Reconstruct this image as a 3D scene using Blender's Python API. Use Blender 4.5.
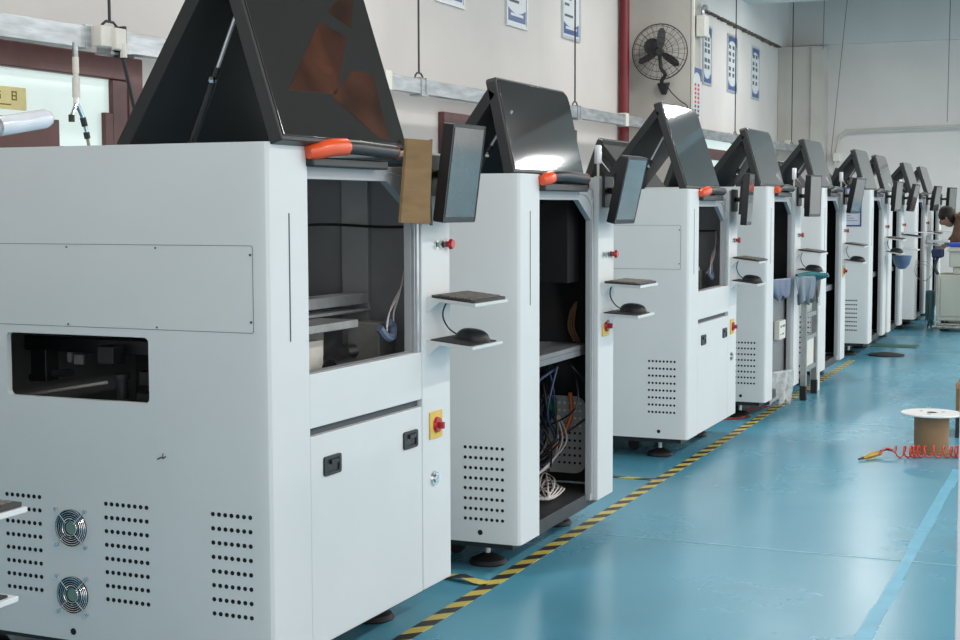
import bpy, bmesh, math, random
from math import sin, cos, pi, radians, atan2, sqrt
from mathutils import Vector, Matrix
from mathutils.geometry import tessellate_polygon

for o in list(bpy.data.objects): bpy.data.objects.remove(o)
scene = bpy.context.scene
C = scene.collection
random.seed(7)

# ---------------------------------------------------------------- camera
cam_d = bpy.data.cameras.new('camera'); cam = bpy.data.objects.new('camera', cam_d); C.objects.link(cam)
YAW, PITCH, ROLL = 0.4009, 0.0772, -0.0029
Rt = Vector((0.92078, 0.39007, -0.00285)); Fw = Vector((-0.38911, 0.91795, -0.07716))
Rt.normalize(); Up = Rt.cross(Fw).normalized(); Fw = Up.cross(Rt).normalized()
cam.matrix_world = Matrix(((Rt.x, Up.x, -Fw.x, 0), (Rt.y, Up.y, -Fw.y, 0), (Rt.z, Up.z, -Fw.z, 1.3702), (0, 0, 0, 1)))
cam_d.sensor_width = 36; cam_d.lens = 1467.0 / 960 * 36
cam_d.clip_end = 200
scene.camera = cam

# ---------------------------------------------------------------- world, lights, exposure
w = bpy.data.worlds.new('world'); scene.world = w; w.use_nodes = True
w.node_tree.nodes['Background'].inputs[0].default_value = (0.96, 0.955, 0.94, 1)
w.node_tree.nodes['Background'].inputs[1].default_value = 1.35
vs = scene.view_settings
vs.view_transform = 'Standard'; vs.look = 'None'; vs.gamma = 1; vs.use_curve_mapping = False; vs.exposure = 0.31
LAMPS = [(2.8, 1.0), (2.8, 5.0), (2.8, 9.0), (2.8, 13.0), (3.30, 21.1), (-0.05, 19.6), (2.8, 17.0), (5.0, 20.0), (5.0, 23.4), (6.0, 3.0), (6.0, 9.0), (6.0, 15.0), (-2.9, 3.6), (-2.9, 9.0), (-2.9, 14.5), (-2.9, 21.0)]  # the two far-right lamps are unseen, added to brighten the back wall
LZ = 4.45
for lx, ly in LAMPS:
    for up in (0,):
        ld = bpy.data.lights.new('tube_light', 'AREA'); ld.shape = 'RECTANGLE'; ld.size = 0.22; ld.size_y = 0.45 if lx == -0.05 else 1.2
        ld.energy = (90 if lx > 0 else (22 if lx == -0.05 else 50)) * (1.5 if ly > 17.5 else 1) * (0.16 if up else 1); ld.color = (1.0, 0.985, 0.955)
        lo = bpy.data.objects.new('tube_light', ld); lo.location = (lx, ly, LZ + (0.09 if up else -0.03)); C.objects.link(lo)
        if up: lo.rotation_euler = (pi, 0, 0)

# ---------------------------------------------------------------- materials
MATS = {}
def mat(name, col, rough=0.5, metal=0.0, noise=0.0, nscale=20, bump=0.0, bscale=200, spec=0.5, emit=0, alpha=1, coat=0, trans=0, col2=None, stretch=None):
    if name in MATS: return MATS[name]
    m = bpy.data.materials.new(name); m.use_nodes = True; MATS[name] = m
    nt = m.node_tree; b = nt.nodes['Principled BSDF']
    b.inputs['Base Color'].default_value = (*col, 1); b.inputs['Roughness'].default_value = rough
    b.inputs['Metallic'].default_value = metal; b.inputs['Specular IOR Level'].default_value = spec
    b.inputs['Coat Weight'].default_value = coat; b.inputs['Transmission Weight'].default_value = trans
    b.inputs['Alpha'].default_value = alpha
    if emit:
        b.inputs['Emission Color'].default_value = (*col, 1); b.inputs['Emission Strength'].default_value = emit
    tc = nt.nodes.new('ShaderNodeTexCoord'); mp = nt.nodes.new('ShaderNodeMapping')
    nt.links.new(tc.outputs['Object'], mp.inputs[0])
    if stretch: mp.inputs['Scale'].default_value = stretch
    if noise or col2:
        n = nt.nodes.new('ShaderNodeTexNoise'); n.inputs['Scale'].default_value = nscale; n.inputs['Detail'].default_value = 5
        nt.links.new(mp.outputs[0], n.inputs['Vector'])
        r = nt.nodes.new('ShaderNodeValToRGB'); r.color_ramp.elements[0].position = 0.3; r.color_ramp.elements[1].position = 0.7
        a = tuple(max(0, c * (1 - noise)) for c in col); d = col2 if col2 else tuple(min(1, c * (1 + noise)) for c in col)
        r.color_ramp.elements[0].color = (*a, 1); r.color_ramp.elements[1].color = (*d, 1)
        nt.links.new(n.outputs[0], r.inputs[0]); nt.links.new(r.outputs[0], b.inputs['Base Color'])
    if bump:
        n2 = nt.nodes.new('ShaderNodeTexNoise'); n2.inputs['Scale'].default_value = bscale; n2.inputs['Detail'].default_value = 2
        nt.links.new(mp.outputs[0], n2.inputs['Vector'])
        bp = nt.nodes.new('ShaderNodeBump'); bp.inputs['Strength'].default_value = bump; bp.inputs['Distance'].default_value = 0.002
        nt.links.new(n2.outputs[0], bp.inputs['Height']); nt.links.new(bp.outputs[0], b.inputs['Normal'])
    return m
WHITE = mat('white_powder_coat', (0.69, 0.71, 0.715), 0.42, noise=0.02, nscale=3, bump=0.12, bscale=900)
WHITE2 = mat('light_grey_paint', (0.43, 0.44, 0.455), 0.45, noise=0.02, nscale=6)
SEAM = mat('seam_dark', (0.07, 0.08, 0.09), 0.7)
BLACK = mat('black_plastic', (0.012, 0.012, 0.014), 0.4, noise=0.15, nscale=8)
DARK = mat('dark_steel', (0.025, 0.027, 0.03), 0.5, noise=0.3, nscale=12)
FLAP = mat('satin_black_cover', (0.022, 0.024, 0.025), 0.42, noise=0.1, nscale=10, bump=0.05)
FLAPIN = mat('matt_black_lining', (0.012, 0.013, 0.014), 0.55, noise=0.2, nscale=5)
SMOKE = mat('smoked_acrylic', (0.026, 0.022, 0.020), 0.06, noise=0.15, nscale=2.0, spec=0.85, coat=0.3)
ORANGE = mat('orange_plastic', (0.80, 0.09, 0.02), 0.32, coat=0.3, noise=0.06)
RED = mat('red_plastic', (0.45, 0.01, 0.015), 0.3, coat=0.4)
YELLOW = mat('yellow_plate', (0.75, 0.50, 0.10), 0.5, noise=0.08)
CHROME = mat('chrome', (0.75, 0.76, 0.78), 0.18, 1.0, noise=0.05)
ALU = mat('aluminium', (0.62, 0.64, 0.66), 0.35, 0.6, noise=0.08, nscale=30)
GALV = mat('galvanised_steel', (0.42, 0.445, 0.465), 0.36, 0.65, noise=0.3, nscale=9, stretch=(1, 0.5, 3))
GREYIN = mat('grey_liner', (0.23, 0.235, 0.245), 0.5, noise=0.12, nscale=4)
GREYIN2 = mat('warm_grey_liner', (0.17, 0.175, 0.18), 0.45, noise=0.1, nscale=4)
RUBBER = mat('black_rubber', (0.012, 0.012, 0.013), 0.6, noise=0.2)
CARD = mat('corrugated_cardboard', (0.22, 0.135, 0.06), 0.85, noise=0.13, nscale=9, stretch=(1, 1, 4), bump=0.2, bscale=60)
SCREEN = mat('monitor_glass', (0.055, 0.062, 0.063), 0.08, spec=0.9, noise=0.1)
KEYS = mat('dusty_grey_keys', (0.17, 0.155, 0.14), 0.6, noise=0.25, nscale=60)
KEYB = mat('dark_keyboard_shell', (0.035, 0.034, 0.033), 0.5, noise=0.1)
HOLE = mat('hole_black', (0.006, 0.006, 0.008), 0.9)
WALL = mat('plaster_wall', (0.66, 0.625, 0.60), 0.85, noise=0.06, nscale=0.9, bump=0.25, bscale=25)
WALLD = mat('plaster_pillar', (0.50, 0.475, 0.435), 0.85, noise=0.09, nscale=1.4, bump=0.25, bscale=25)
WALLU = mat('grey_white_upper_plaster', (0.66, 0.655, 0.64), 0.85, noise=0.04, nscale=1.2, bump=0.2, bscale=25)
CEIL = mat('ceiling_paint', (0.20, 0.165, 0.14), 0.9, noise=0.06, nscale=1)
BROWN = mat('maroon_window_frame', (0.115, 0.040, 0.038), 0.4, noise=0.15, nscale=10)
PANE = mat('bright_window_pane', (0.62, 0.72, 0.69), 0.3, emit=0.42)
REDPIPE = mat('red_pipe_paint', (0.17, 0.006, 0.014), 0.35, noise=0.2, nscale=6)
BLUEP = mat('poster_blue', (0.06, 0.11, 0.28), 0.4, noise=0.12, nscale=15)
PAPER = mat('poster_white', (0.66, 0.70, 0.72), 0.4, noise=0.03)
INK = mat('poster_ink', (0.10, 0.11, 0.13), 0.7)
REDINK = mat('poster_red_ink', (0.55, 0.06, 0.06), 0.7)
SIGNY = mat('yellow_sign', (0.95, 0.80, 0.36), 0.45, noise=0.04)
OLIVE = mat('olive_ink', (0.30, 0.24, 0.03), 0.7)
IVORY = mat('ivory_plastic', (0.72, 0.70, 0.64), 0.45, noise=0.04)
TUBE = mat('clear_hose', (0.36, 0.34, 0.26), 0.25, noise=0.1)
LAMPW = mat('milky_lamp_cover', (0.72, 0.74, 0.80), 0.2, spec=0.7, noise=0.05, coat=0.3)
ORBROWN = mat('orange_brown_gloss', (0.062, 0.020, 0.010), 0.10, noise=0.55, nscale=7, spec=0.6)
FANB = mat('fan_black', (0.02, 0.02, 0.022), 0.5, noise=0.2)
WIREB = mat('black_cable', (0.01, 0.01, 0.012), 0.5)
WIREN = mat('navy_cable', (0.015, 0.03, 0.09), 0.45)
WIREO = mat('orange_cable', (0.60, 0.14, 0.03), 0.45)
WIREW = mat('white_cable', (0.65, 0.60, 0.58), 0.5)
WIREG = mat('blue_grey_cable_bundle', (0.13, 0.17, 0.26), 0.4)
COPPER = mat('copper_strip', (0.24, 0.13, 0.07), 0.35, 0.4)
TEAL = mat('teal_cloth', (0.05, 0.20, 0.23), 0.8, noise=0.2, nscale=20)
PBLUE = mat('pale_blue_film', (0.22, 0.27, 0.33), 0.3, noise=0.15, nscale=12)
CLEAR = mat('crumpled_clear_film', (0.60, 0.62, 0.62), 0.12, noise=0.3, nscale=25, spec=0.9, alpha=0.55)
BEIGE = mat('beige_green_enamel', (0.45, 0.455, 0.39), 0.5, noise=0.06, nscale=5)
BLUECR = mat('blue_plastic', (0.02, 0.06, 0.42), 0.4)
SKIN = mat('skin', (0.42, 0.24, 0.17), 0.55, noise=0.08)
HAIR = mat('dark_hair', (0.015, 0.010, 0.009), 0.6, noise=0.3, nscale=60)
JACKET = mat('brown_jacket', (0.115, 0.062, 0.038), 0.85, noise=0.25, nscale=14)
TROUS = mat('dark_trousers', (0.03, 0.03, 0.035), 0.8, noise=0.2)
COIL = mat('red_coil_hose', (0.62, 0.05, 0.025), 0.3, coat=0.3, noise=0.1)
GUNY = mat('brass_yellow', (0.50, 0.33, 0.08), 0.4, 0.3, noise=0.2)
GREENT = mat('green_tint_hub', (0.16, 0.26, 0.22), 0.5)
BLUET = mat('light_blue_tape', (0.13, 0.44, 0.62), 0.35, noise=0.12, nscale=9)
TUBEGLOW = mat('fluorescent_tube', (0.95, 1.0, 1.0), 0.3, emit=6)
RUST = mat('rust_red_girder_paint', (0.42, 0.10, 0.035), 0.6, noise=0.2, nscale=3)

def floor_material():
    m = bpy.data.materials.new('blue_epoxy'); m.use_nodes = True; nt = m.node_tree; b = nt.nodes['Principled BSDF']
    L = nt.links.new; N = nt.nodes.new
    tc = N('ShaderNodeTexCoord')
    n1 = N('ShaderNodeTexNoise'); n1.inputs['Scale'].default_value = 0.55; n1.inputs['Detail'].default_value = 4
    L(tc.outputs['Object'], n1.inputs['Vector'])
    r1 = N('ShaderNodeValToRGB'); r1.color_ramp.elements[0].position = 0.3; r1.color_ramp.elements[1].position = 0.7
    r1.color_ramp.elements[0].color = (0.082, 0.30, 0.425, 1); r1.color_ramp.elements[1].color = (0.112, 0.375, 0.505, 1)
    L(n1.outputs[0], r1.inputs[0])
    # worn brownish stains
    n2 = N('ShaderNodeTexNoise'); n2.inputs['Scale'].default_value = 1.1; n2.inputs['Detail'].default_value = 7; n2.inputs['Roughness'].default_value = 0.65
    L(tc.outputs['Object'], n2.inputs['Vector'])
    r2 = N('ShaderNodeValToRGB'); r2.color_ramp.elements[0].position = 0.60; r2.color_ramp.elements[1].position = 0.74
    r2.color_ramp.elements[0].color = (0, 0, 0, 1); r2.color_ramp.elements[1].color = (0.6, 0.6, 0.6, 1)
    L(n2.outputs[0], r2.inputs[0])
    mx = N('ShaderNodeMixRGB'); mx.inputs[2].default_value = (0.105, 0.12, 0.105, 1)
    L(r2.outputs[0], mx.inputs[0]); L(r1.outputs[0], mx.inputs[1])
    # small specks
    n3 = N('ShaderNodeTexNoise'); n3.inputs['Scale'].default_value = 9; n3.inputs['Detail'].default_value = 3
    L(tc.outputs['Object'], n3.inputs['Vector'])
    r3 = N('ShaderNodeValToRGB'); r3.color_ramp.elements[0].position = 0.74; r3.color_ramp.elements[1].position = 0.78
    r3.color_ramp.elements[0].color = (0, 0, 0, 1); r3.color_ramp.elements[1].color = (0.5, 0.5, 0.5, 1)
    L(n3.outputs[0], r3.inputs[0])
    mx2 = N('ShaderNodeMixRGB'); mx2.inputs[2].default_value = (0.07, 0.12, 0.15, 1)
    L(r3.outputs[0], mx2.inputs[0]); L(mx.outputs[0], mx2.inputs[1])
    L(mx2.outputs[0], b.inputs['Base Color'])
    r4 = N('ShaderNodeMapRange'); r4.inputs['To Min'].default_value = 0.16; r4.inputs['To Max'].default_value = 0.36
    L(n2.outputs[0], r4.inputs['Value']); L(r4.outputs[0], b.inputs['Roughness'])
    b.inputs['Specular IOR Level'].default_value = 0.5
    n5 = N('ShaderNodeTexNoise'); n5.inputs['Scale'].default_value = 5; n5.inputs['Detail'].default_value = 2
    L(tc.outputs['Object'], n5.inputs['Vector'])
    bp = N('ShaderNodeBump'); bp.inputs['Strength'].default_value = 0.12; bp.inputs['Distance'].default_value = 0.01
    L(n5.outputs[0], bp.inputs['Height']); L(bp.outputs[0], b.inputs['Normal'])
    return m
FLOOR = floor_material()
def hazard_material():
    m = bpy.data.materials.new('hazard_stripes'); m.use_nodes = True; nt = m.node_tree; b = nt.nodes['Principled BSDF']
    L = nt.links.new; N = nt.nodes.new
    tc = N('ShaderNodeTexCoord'); sp = N('ShaderNodeSeparateXYZ'); L(tc.outputs['Object'], sp.inputs[0])
    a = N('ShaderNodeMath'); a.operation = 'MULTIPLY'; a.inputs[1].default_value = -1.0; L(sp.outputs[0], a.inputs[0])
    s = N('ShaderNodeMath'); s.operation = 'ADD'; L(a.outputs[0], s.inputs[0]); L(sp.outputs[1], s.inputs[1])
    d = N('ShaderNodeMath'); d.operation = 'DIVIDE'; d.inputs[1].default_value = 0.165; L(s.outputs[0], d.inputs[0])
    f = N('ShaderNodeMath'); f.operation = 'FRACT'; L(d.outputs[0], f.inputs[0])
    g = N('ShaderNodeMath'); g.operation = 'GREATER_THAN'; g.inputs[1].default_value = 0.5; L(f.outputs[0], g.inputs[0])
    n = N('ShaderNodeTexNoise'); n.inputs['Scale'].default_value = 14; n.inputs['Detail'].default_value = 6; L(tc.outputs['Object'], n.inputs['Vector'])
    c1 = N('ShaderNodeMixRGB'); c1.inputs[1].default_value = (0.80, 0.62, 0.10, 1); c1.inputs[2].default_value = (0.50, 0.42, 0.14, 1); L(n.outputs[0], c1.inputs[0])
    mx = N('ShaderNodeMixRGB'); mx.inputs[1].default_value = (0.035, 0.035, 0.035, 1); L(g.outputs[0], mx.inputs[0]); L(c1.outputs[0], mx.inputs[2])
    L(mx.outputs[0], b.inputs['Base Color']); b.inputs['Roughness'].default_value = 0.4
    return m
HAZ = hazard_material()

# ---------------------------------------------------------------- mesh helpers
class MB:
    def __init__(s): s.v = []; s.f = []; s.mi = []
    def add(s, vs, fs, T=None, mi=0):
        o = len(s.v)
        for p in vs:
            p = Vector(p); s.v.append(T @ p if T else p)
        for f in fs: s.f.append([i + o for i in f]); s.mi.append(mi)
        return s
    def box(s, x0, x1, y0, y1, z0, z1, T=None, mi=0):
        v = [(x0, y0, z0), (x1, y0, z0), (x1, y1, z0), (x0, y1, z0), (x0, y0, z1), (x1, y0, z1), (x1, y1, z1), (x0, y1, z1)]
        return s.add(v, [(0, 3, 2, 1), (4, 5, 6, 7), (0, 1, 5, 4), (1, 2, 6, 5), (2, 3, 7, 6), (3, 0, 4, 7)], T, mi)
    def cyl(s, p0, p1, r0, r1=None, n=16, caps=True, T=None, mi=0):
        r1 = r0 if r1 is None else r1
        p0 = Vector(p0); p1 = Vector(p1); d = (p1 - p0).normalized()
        a = d.orthogonal().normalized(); b = d.cross(a)
        v = []
        for p, r in ((p0, r0), (p1, r1)):
            for k in range(n):
                t = 2 * pi * k / n; v.append(p + a * (r * cos(t)) + b * (r * sin(t)))
        f = [(k, (k + 1) % n, n + (k + 1) % n, n + k) for k in range(n)]
        if caps: f += [tuple(range(n - 1, -1, -1)), tuple(range(n, 2 * n))]
        return s.add(v, f, T, mi)
    def tube(s, pts, r, n=8, T=None, mi=0, closed=False, radii=None):
        pts = [Vector(p) for p in pts]; m = len(pts); v = []; prev = None
        for i, p in enumerate(pts):
            if closed: d = pts[(i + 1) % m] - pts[i - 1]
            else: d = pts[min(i + 1, m - 1)] - pts[max(i - 1, 0)]
            d.normalize()
            if prev is None: a = d.orthogonal().normalized()
            else:
                a = prev - d * prev.dot(d)
                a = a.normalized() if a.length > 1e-6 else d.orthogonal().normalized()
            prev = a; b = d.cross(a); rr = radii[i] if radii else r
            for k in range(n):
                t = 2 * pi * k / n; v.append(p + a * (rr * cos(t)) + b * (rr * sin(t)))
        f = []
        for i in range(m if closed else m - 1):
            j = (i + 1) % m
            for k in range(n): f.append((i * n + k, i * n + (k + 1) % n, j * n + (k + 1) % n, j * n + k))
        if not closed: f += [tuple(range(n - 1, -1, -1)), tuple(range((m - 1) * n, m * n))]
        return s.add(v, f, T, mi)
    def ring(s, c, nrm, R, r, n=28, m=6, T=None, mi=0):
        c = Vector(c); d = Vector(nrm).normalized(); a = d.orthogonal().normalized(); b = d.cross(a)
        return s.tube([c + a * (R * cos(2 * pi * k / n)) + b * (R * sin(2 * pi * k / n)) for k in range(n)], r, m, T, mi, True)
    def plate(s, outer, holes, t0, t1, M, mi=0):
        """polygon with holes in (u,v), thickness along w from t0 to t1, M maps (u,v,w) to the object's space"""
        loops = [outer] + list(holes); flat = [p for l in loops for p in l]; n = len(flat)
        tris = tessellate_polygon([[Vector((p[0], p[1], 0)) for p in l] for l in loops])
        v = [(p[0], p[1], t1) for p in flat] + [(p[0], p[1], t0) for p in flat]; f = []
        for t in tris:
            a, b, c = t
            A, B, D = flat[a], flat[b], flat[c]
            ar = (B[0] - A[0]) * (D[1] - A[1]) - (B[1] - A[1]) * (D[0] - A[0])
            if ar < 0: a, b, c = a, c, b
            f.append((a, b, c)); f.append((a + n, c + n, b + n))
        o = 0
        for li, l in enumerate(loops):
            k = len(l); area = sum(l[i][0] * l[(i + 1) % k][1] - l[(i + 1) % k][0] * l[i][1] for i in range(k))
            flip = (area < 0) != (li > 0)
            for i in range(k):
                a, b = o + i, o + (i + 1) % k
                q = (a, a + n, b + n, b)
                f.append(q[::-1] if flip != (li > 0) else q)
            o += k
        return s.add(v, f, M, mi)
    def lathe(s, prof, c=(0, 0, 0), n=24, T=None, mi=0):
        v = []; f = []
        for r, z in prof:
            for k in range(n):
                t = 2 * pi * k / n; v.append((c[0] + r * cos(t), c[1] + r * sin(t), c[2] + z))
        for i in range(len(prof) - 1):
            for k in range(n): f.append((i * n + k, i * n + (k + 1) % n, (i + 1) * n + (k + 1) % n, (i + 1) * n + k))
        f += [tuple(range(n - 1, -1, -1)), tuple(range((len(prof) - 1) * n, len(prof) * n))]
        return s.add(v, f, T, mi)

def obj(name, mb, m, parent=None, bev=0, smooth=True, seg=2, ang=35, label=None):
    me = bpy.data.meshes.new(name); me.from_pydata([tuple(p) for p in mb.v], [], mb.f); me.validate()
    for mm in (m if isinstance(m, (list, tuple)) else [m]): me.materials.append(mm)
    if any(mb.mi) and len(me.polygons) == len(mb.mi): me.polygons.foreach_set('material_index', mb.mi)
    bm = bmesh.new(); bm.from_mesh(me); bmesh.ops.recalc_face_normals(bm, faces=bm.faces); bm.to_mesh(me); bm.free()
    if smooth:
        me.shade_smooth(); me.set_sharp_from_angle(angle=radians(ang))
    o = bpy.data.objects.new(name, me); C.objects.link(o)
    if parent: o.parent = parent
    if bev:
        md = o.modifiers.new('bevel', 'BEVEL'); md.width = bev; md.segments = seg; md.limit_method = 'ANGLE'; md.angle_limit = radians(40); md.harden_normals = True
    if label: o['label'] = label
    return o
def tag(o, label, cat, group=None, kind=None):
    o['label'] = label; o['category'] = cat
    if group: o['group'] = group
    if kind: o['kind'] = kind
    return o
def struct(o): o['kind'] = 'structure'; return o
def empty(name, loc, rz=0):
    o = bpy.data.objects.new(name, None); C.objects.link(o); o.location = loc; o.rotation_euler = (0, 0, rz); o.empty_display_size = 0.1
    return o
def rrect(u0, u1, v0, v1, r, n=5, corners=(1, 1, 1, 1)):
    out = []
    for (cu, cv, a0), on in zip(((u0 + r, v0 + r, pi), (u1 - r, v0 + r, 1.5 * pi), (u1 - r, v1 - r, 0), (u0 + r, v1 - r, 0.5 * pi)), corners):
        if on:
            for k in range(n + 1):
                a = a0 + 0.5 * pi * k / n; out.append((cu + r * cos(a), cv + r * sin(a)))
        else:
            out.append((cu + (r if cos(a0 + .25 * pi) > 0 else -r), cv + (r if sin(a0 + .25 * pi) > 0 else -r)))
    return out
def frame_m(o, u, v, w_):
    o, u, v, w_ = Vector(o), Vector(u), Vector(v), Vector(w_)
    return Matrix(((u.x, v.x, w_.x, o.x), (u.y, v.y, w_.y, o.y), (u.z, v.z, w_.z, o.z), (0, 0, 0, 1)))
XZ = frame_m((0, 0, 0), (1, 0, 0), (0, 0, 1), (0, -1, 0))     # u=x v=z, w=-y
YZ = frame_m((0, 0, 0), (0, 1, 0), (0, 0, 1), (1, 0, 0))      # u=y v=z, w=+x
XY = Matrix.Identity(4)
def sag(p0, p1, drop, n=10, jit=0):
    p0 = Vector(p0); p1 = Vector(p1); r = []
    for k in range(n + 1):
        t = k / n; p = p0.lerp(p1, t); p.z -= drop * 4 * t * (1 - t)
        if jit and 0 < k < n: p += Vector((random.uniform(-jit, jit), random.uniform(-jit, jit), random.uniform(-jit, jit)))
        r.append(p)
    return r
def smoothpath(pts, n=6):
    pts = [Vector(p) for p in pts]; out = []
    for i in range(len(pts) - 1):
        p0 = pts[max(i - 1, 0)]; p1 = pts[i]; p2 = pts[i + 1]; p3 = pts[min(i + 2, len(pts) - 1)]
        for k in range(n):
            t = k / n
            out.append(0.5 * ((2 * p1) + (p2 - p0) * t + (2 * p0 - 5 * p1 + 4 * p2 - p3) * t * t + (3 * p1 - p0 - 3 * p2 + p3) * t ** 3))
    out.append(pts[-1]); return out

# ================================================================ STRUCTURE
WX = -5.0
struct(obj('floor', MB().box(-5.3, 8, -3, 25.3, -0.1, 0), FLOOR))
struct(obj('wall_left', MB().box(-5.25, WX, -3, 25.25, 0, 5.0), WALL))
struct(obj('wall_back', MB().box(WX, 8, 25, 25.25, 0, 5.0), WALL))
struct(obj('ceiling', MB().box(-5.25, 8, -3, 25.25, 5.0, 5.12), CEIL))
struct(obj('trim_1', MB().box(WX, -4.27, 16.1, 16.55, 0, 5.0), WALLD, bev=0.01))            # pillar carrying the fan
struct(obj('trim_2', MB().box(WX, -4.28, 24.4, 25.0, 0, 3.97), WALLD, bev=0.01))            # corner pillar
struct(obj('trim_3', MB().box(WX, -4.93, 16.55, 25.0, 3.97, 5.0), WALLU))                   # upper band, left wall
struct(obj('trim_4', MB().box(-4.93, 8, 24.9, 25.0, 4.03, 5.0), WALLU))                     # upper band, back wall
mb = MB()
for k in range(40):
    y = 16.8 + k * 0.19; mb.box(-4.998, -4.925, y, y + random.uniform(.08, .17), 3.962 - random.uniform(0, .03), 3.972)
struct(obj('trim_5', mb, mat('ragged_joint_mortar', (0.13, 0.10, 0.075), 0.9, noise=0.3, nscale=12)))
struct(obj('trim_6', MB().box(-4.93, 8, 21.4, 22.0, 4.36, 5.0), WALLU, bev=0.01))           # ceiling beam
mb = MB().box(-4.262, -4.235, 16.09, 16.13, 0, 5.0)
struct(obj('trim_7', mb, IVORY))
struct(obj('trim_8', MB().box(-4.45, -4.25, 24.36, 24.41, 0, 3.95), WALLD))
# faint joints in the floor coat
mb = MB().box(-1.95, 3, 5.765, 5.778, 0, 0.0012).box(-1.95, 3, 9.31, 9.322, 0, 0.0012)
struct(obj('trim_9', mb, mat('pale_floor_joint', (0.20, 0.45, 0.52), 0.35)))

def window(n, y0, y1, z0, z1, fw=0.13, mull=(), ylab=None):
    w_ = empty('window_%d' % n, (WX, (y0 + y1) / 2, z0)); struct(w_)
    Yc = (y0 + y1) / 2
    M = frame_m((0, -Yc + Yc - Yc, -z0), (0, 1, 0), (0, 0, 1), (1, 0, 0))
    holes = [[(y0 + fw, z0 + fw), (y1 - fw, z0 + fw), (y1 - fw, z1 - fw), (y0 + fw, z1 - fw)]]
    obj('window_frame', MB().plate([(y0, z0), (y1, z0), (y1, z1), (y0, z1)], holes, 0.0, 0.06, M), BROWN, w_, bev=0.008)
    obj('pane', MB().plate([(y0 + fw, z0 + fw), (y1 - fw, z0 + fw), (y1 - fw, z1 - fw), (y0 + fw, z1 - fw)], [], 0.005, 0.02, M), PANE, w_)
    for a, b, c, d in mull:
        obj('sash_bar', MB().plate([(a, c), (b, c), (b, d), (a, d)], [], 0.02, 0.05, M), BROWN, w_, bev=0.005)
    return w_
window(1, 4.2, 6.86, 0.9, 2.19, 0.13, [(6.60, 6.74, 1.03, 2.06), (6.53, 6.60, 1.03, 1.88), (4.4, 6.15, 1.66, 1.82), (6.05, 6.15, 1.03, 1.66), (4.4, 6.02, 1.40, 1.50)])
window(2, 10.93, 14.2, 0.9, 2.14, 0.14, [(12.5, 12.6, 1.0, 2.0)])
window(3, 18.9, 22.2, 0.9, 2.34, 0.04, [(18.94, 22.16, 2.00, 2.15), (20.5, 20.6, 0.94, 2.0)])

# ================================================================ MACHINES
MX = [-2.03, -2.03, -1.947, -2.015, -1.944, -1.931, -1.926, -1.923, -1.876, -1.86]
MY = [0.985, 3.358, 4.967, 7.594, 9.231, 11.122, 13.548, 14.828, 16.627, 18.05]
MH = [1.50, 1.543, 1.490, 1.461, 1.491, 1.502, 1.510, 1.500, 1.500, 1.500]
D = 1.32; W = 1.117; B = 0.12; PY = 0.90
GROUP = 'white printing machines with raised black covers in the long row'

def perf(x0, x1, nx, z0, z1, nz, r=0.0065):
    mb = MB()
    for i in range(nx):
        for j in range(nz):
            x = x0 + (x1 - x0) * i / (nx - 1); z = z0 + (z1 - z0) * j / (nz - 1)
            mb.cyl((x, 0.001, z), (x, -0.0008, z), r, n=8)
    return mb

def add_tray(root, z, tilt, w0, w1, name, d=0.175):
    T = Matrix.Translation((0, 0, z)) @ Matrix.Rotation(tilt, 4, 'Y')
    mb = MB().plate([(0, w0), (d, w0), (d, w1), (0, w1)], [], -.003, .008, T)
    mb.box(-0.001, 0.003, w0, min(w1, W), -0.05, 0.008, T)
    mb.add([(0, w0, -.05), (0, w0, 0), (.05, w0, 0), (0, w0 + .004, -.05), (0, w0 + .004, 0), (.05, w0 + .004, 0)], [(0, 2, 1), (3, 4, 5), (0, 1, 4, 3), (1, 2, 5, 4), (2, 0, 3, 5)], T)
    obj(name, mb, WHITE, root, bev=0.002)
    return T

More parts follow.
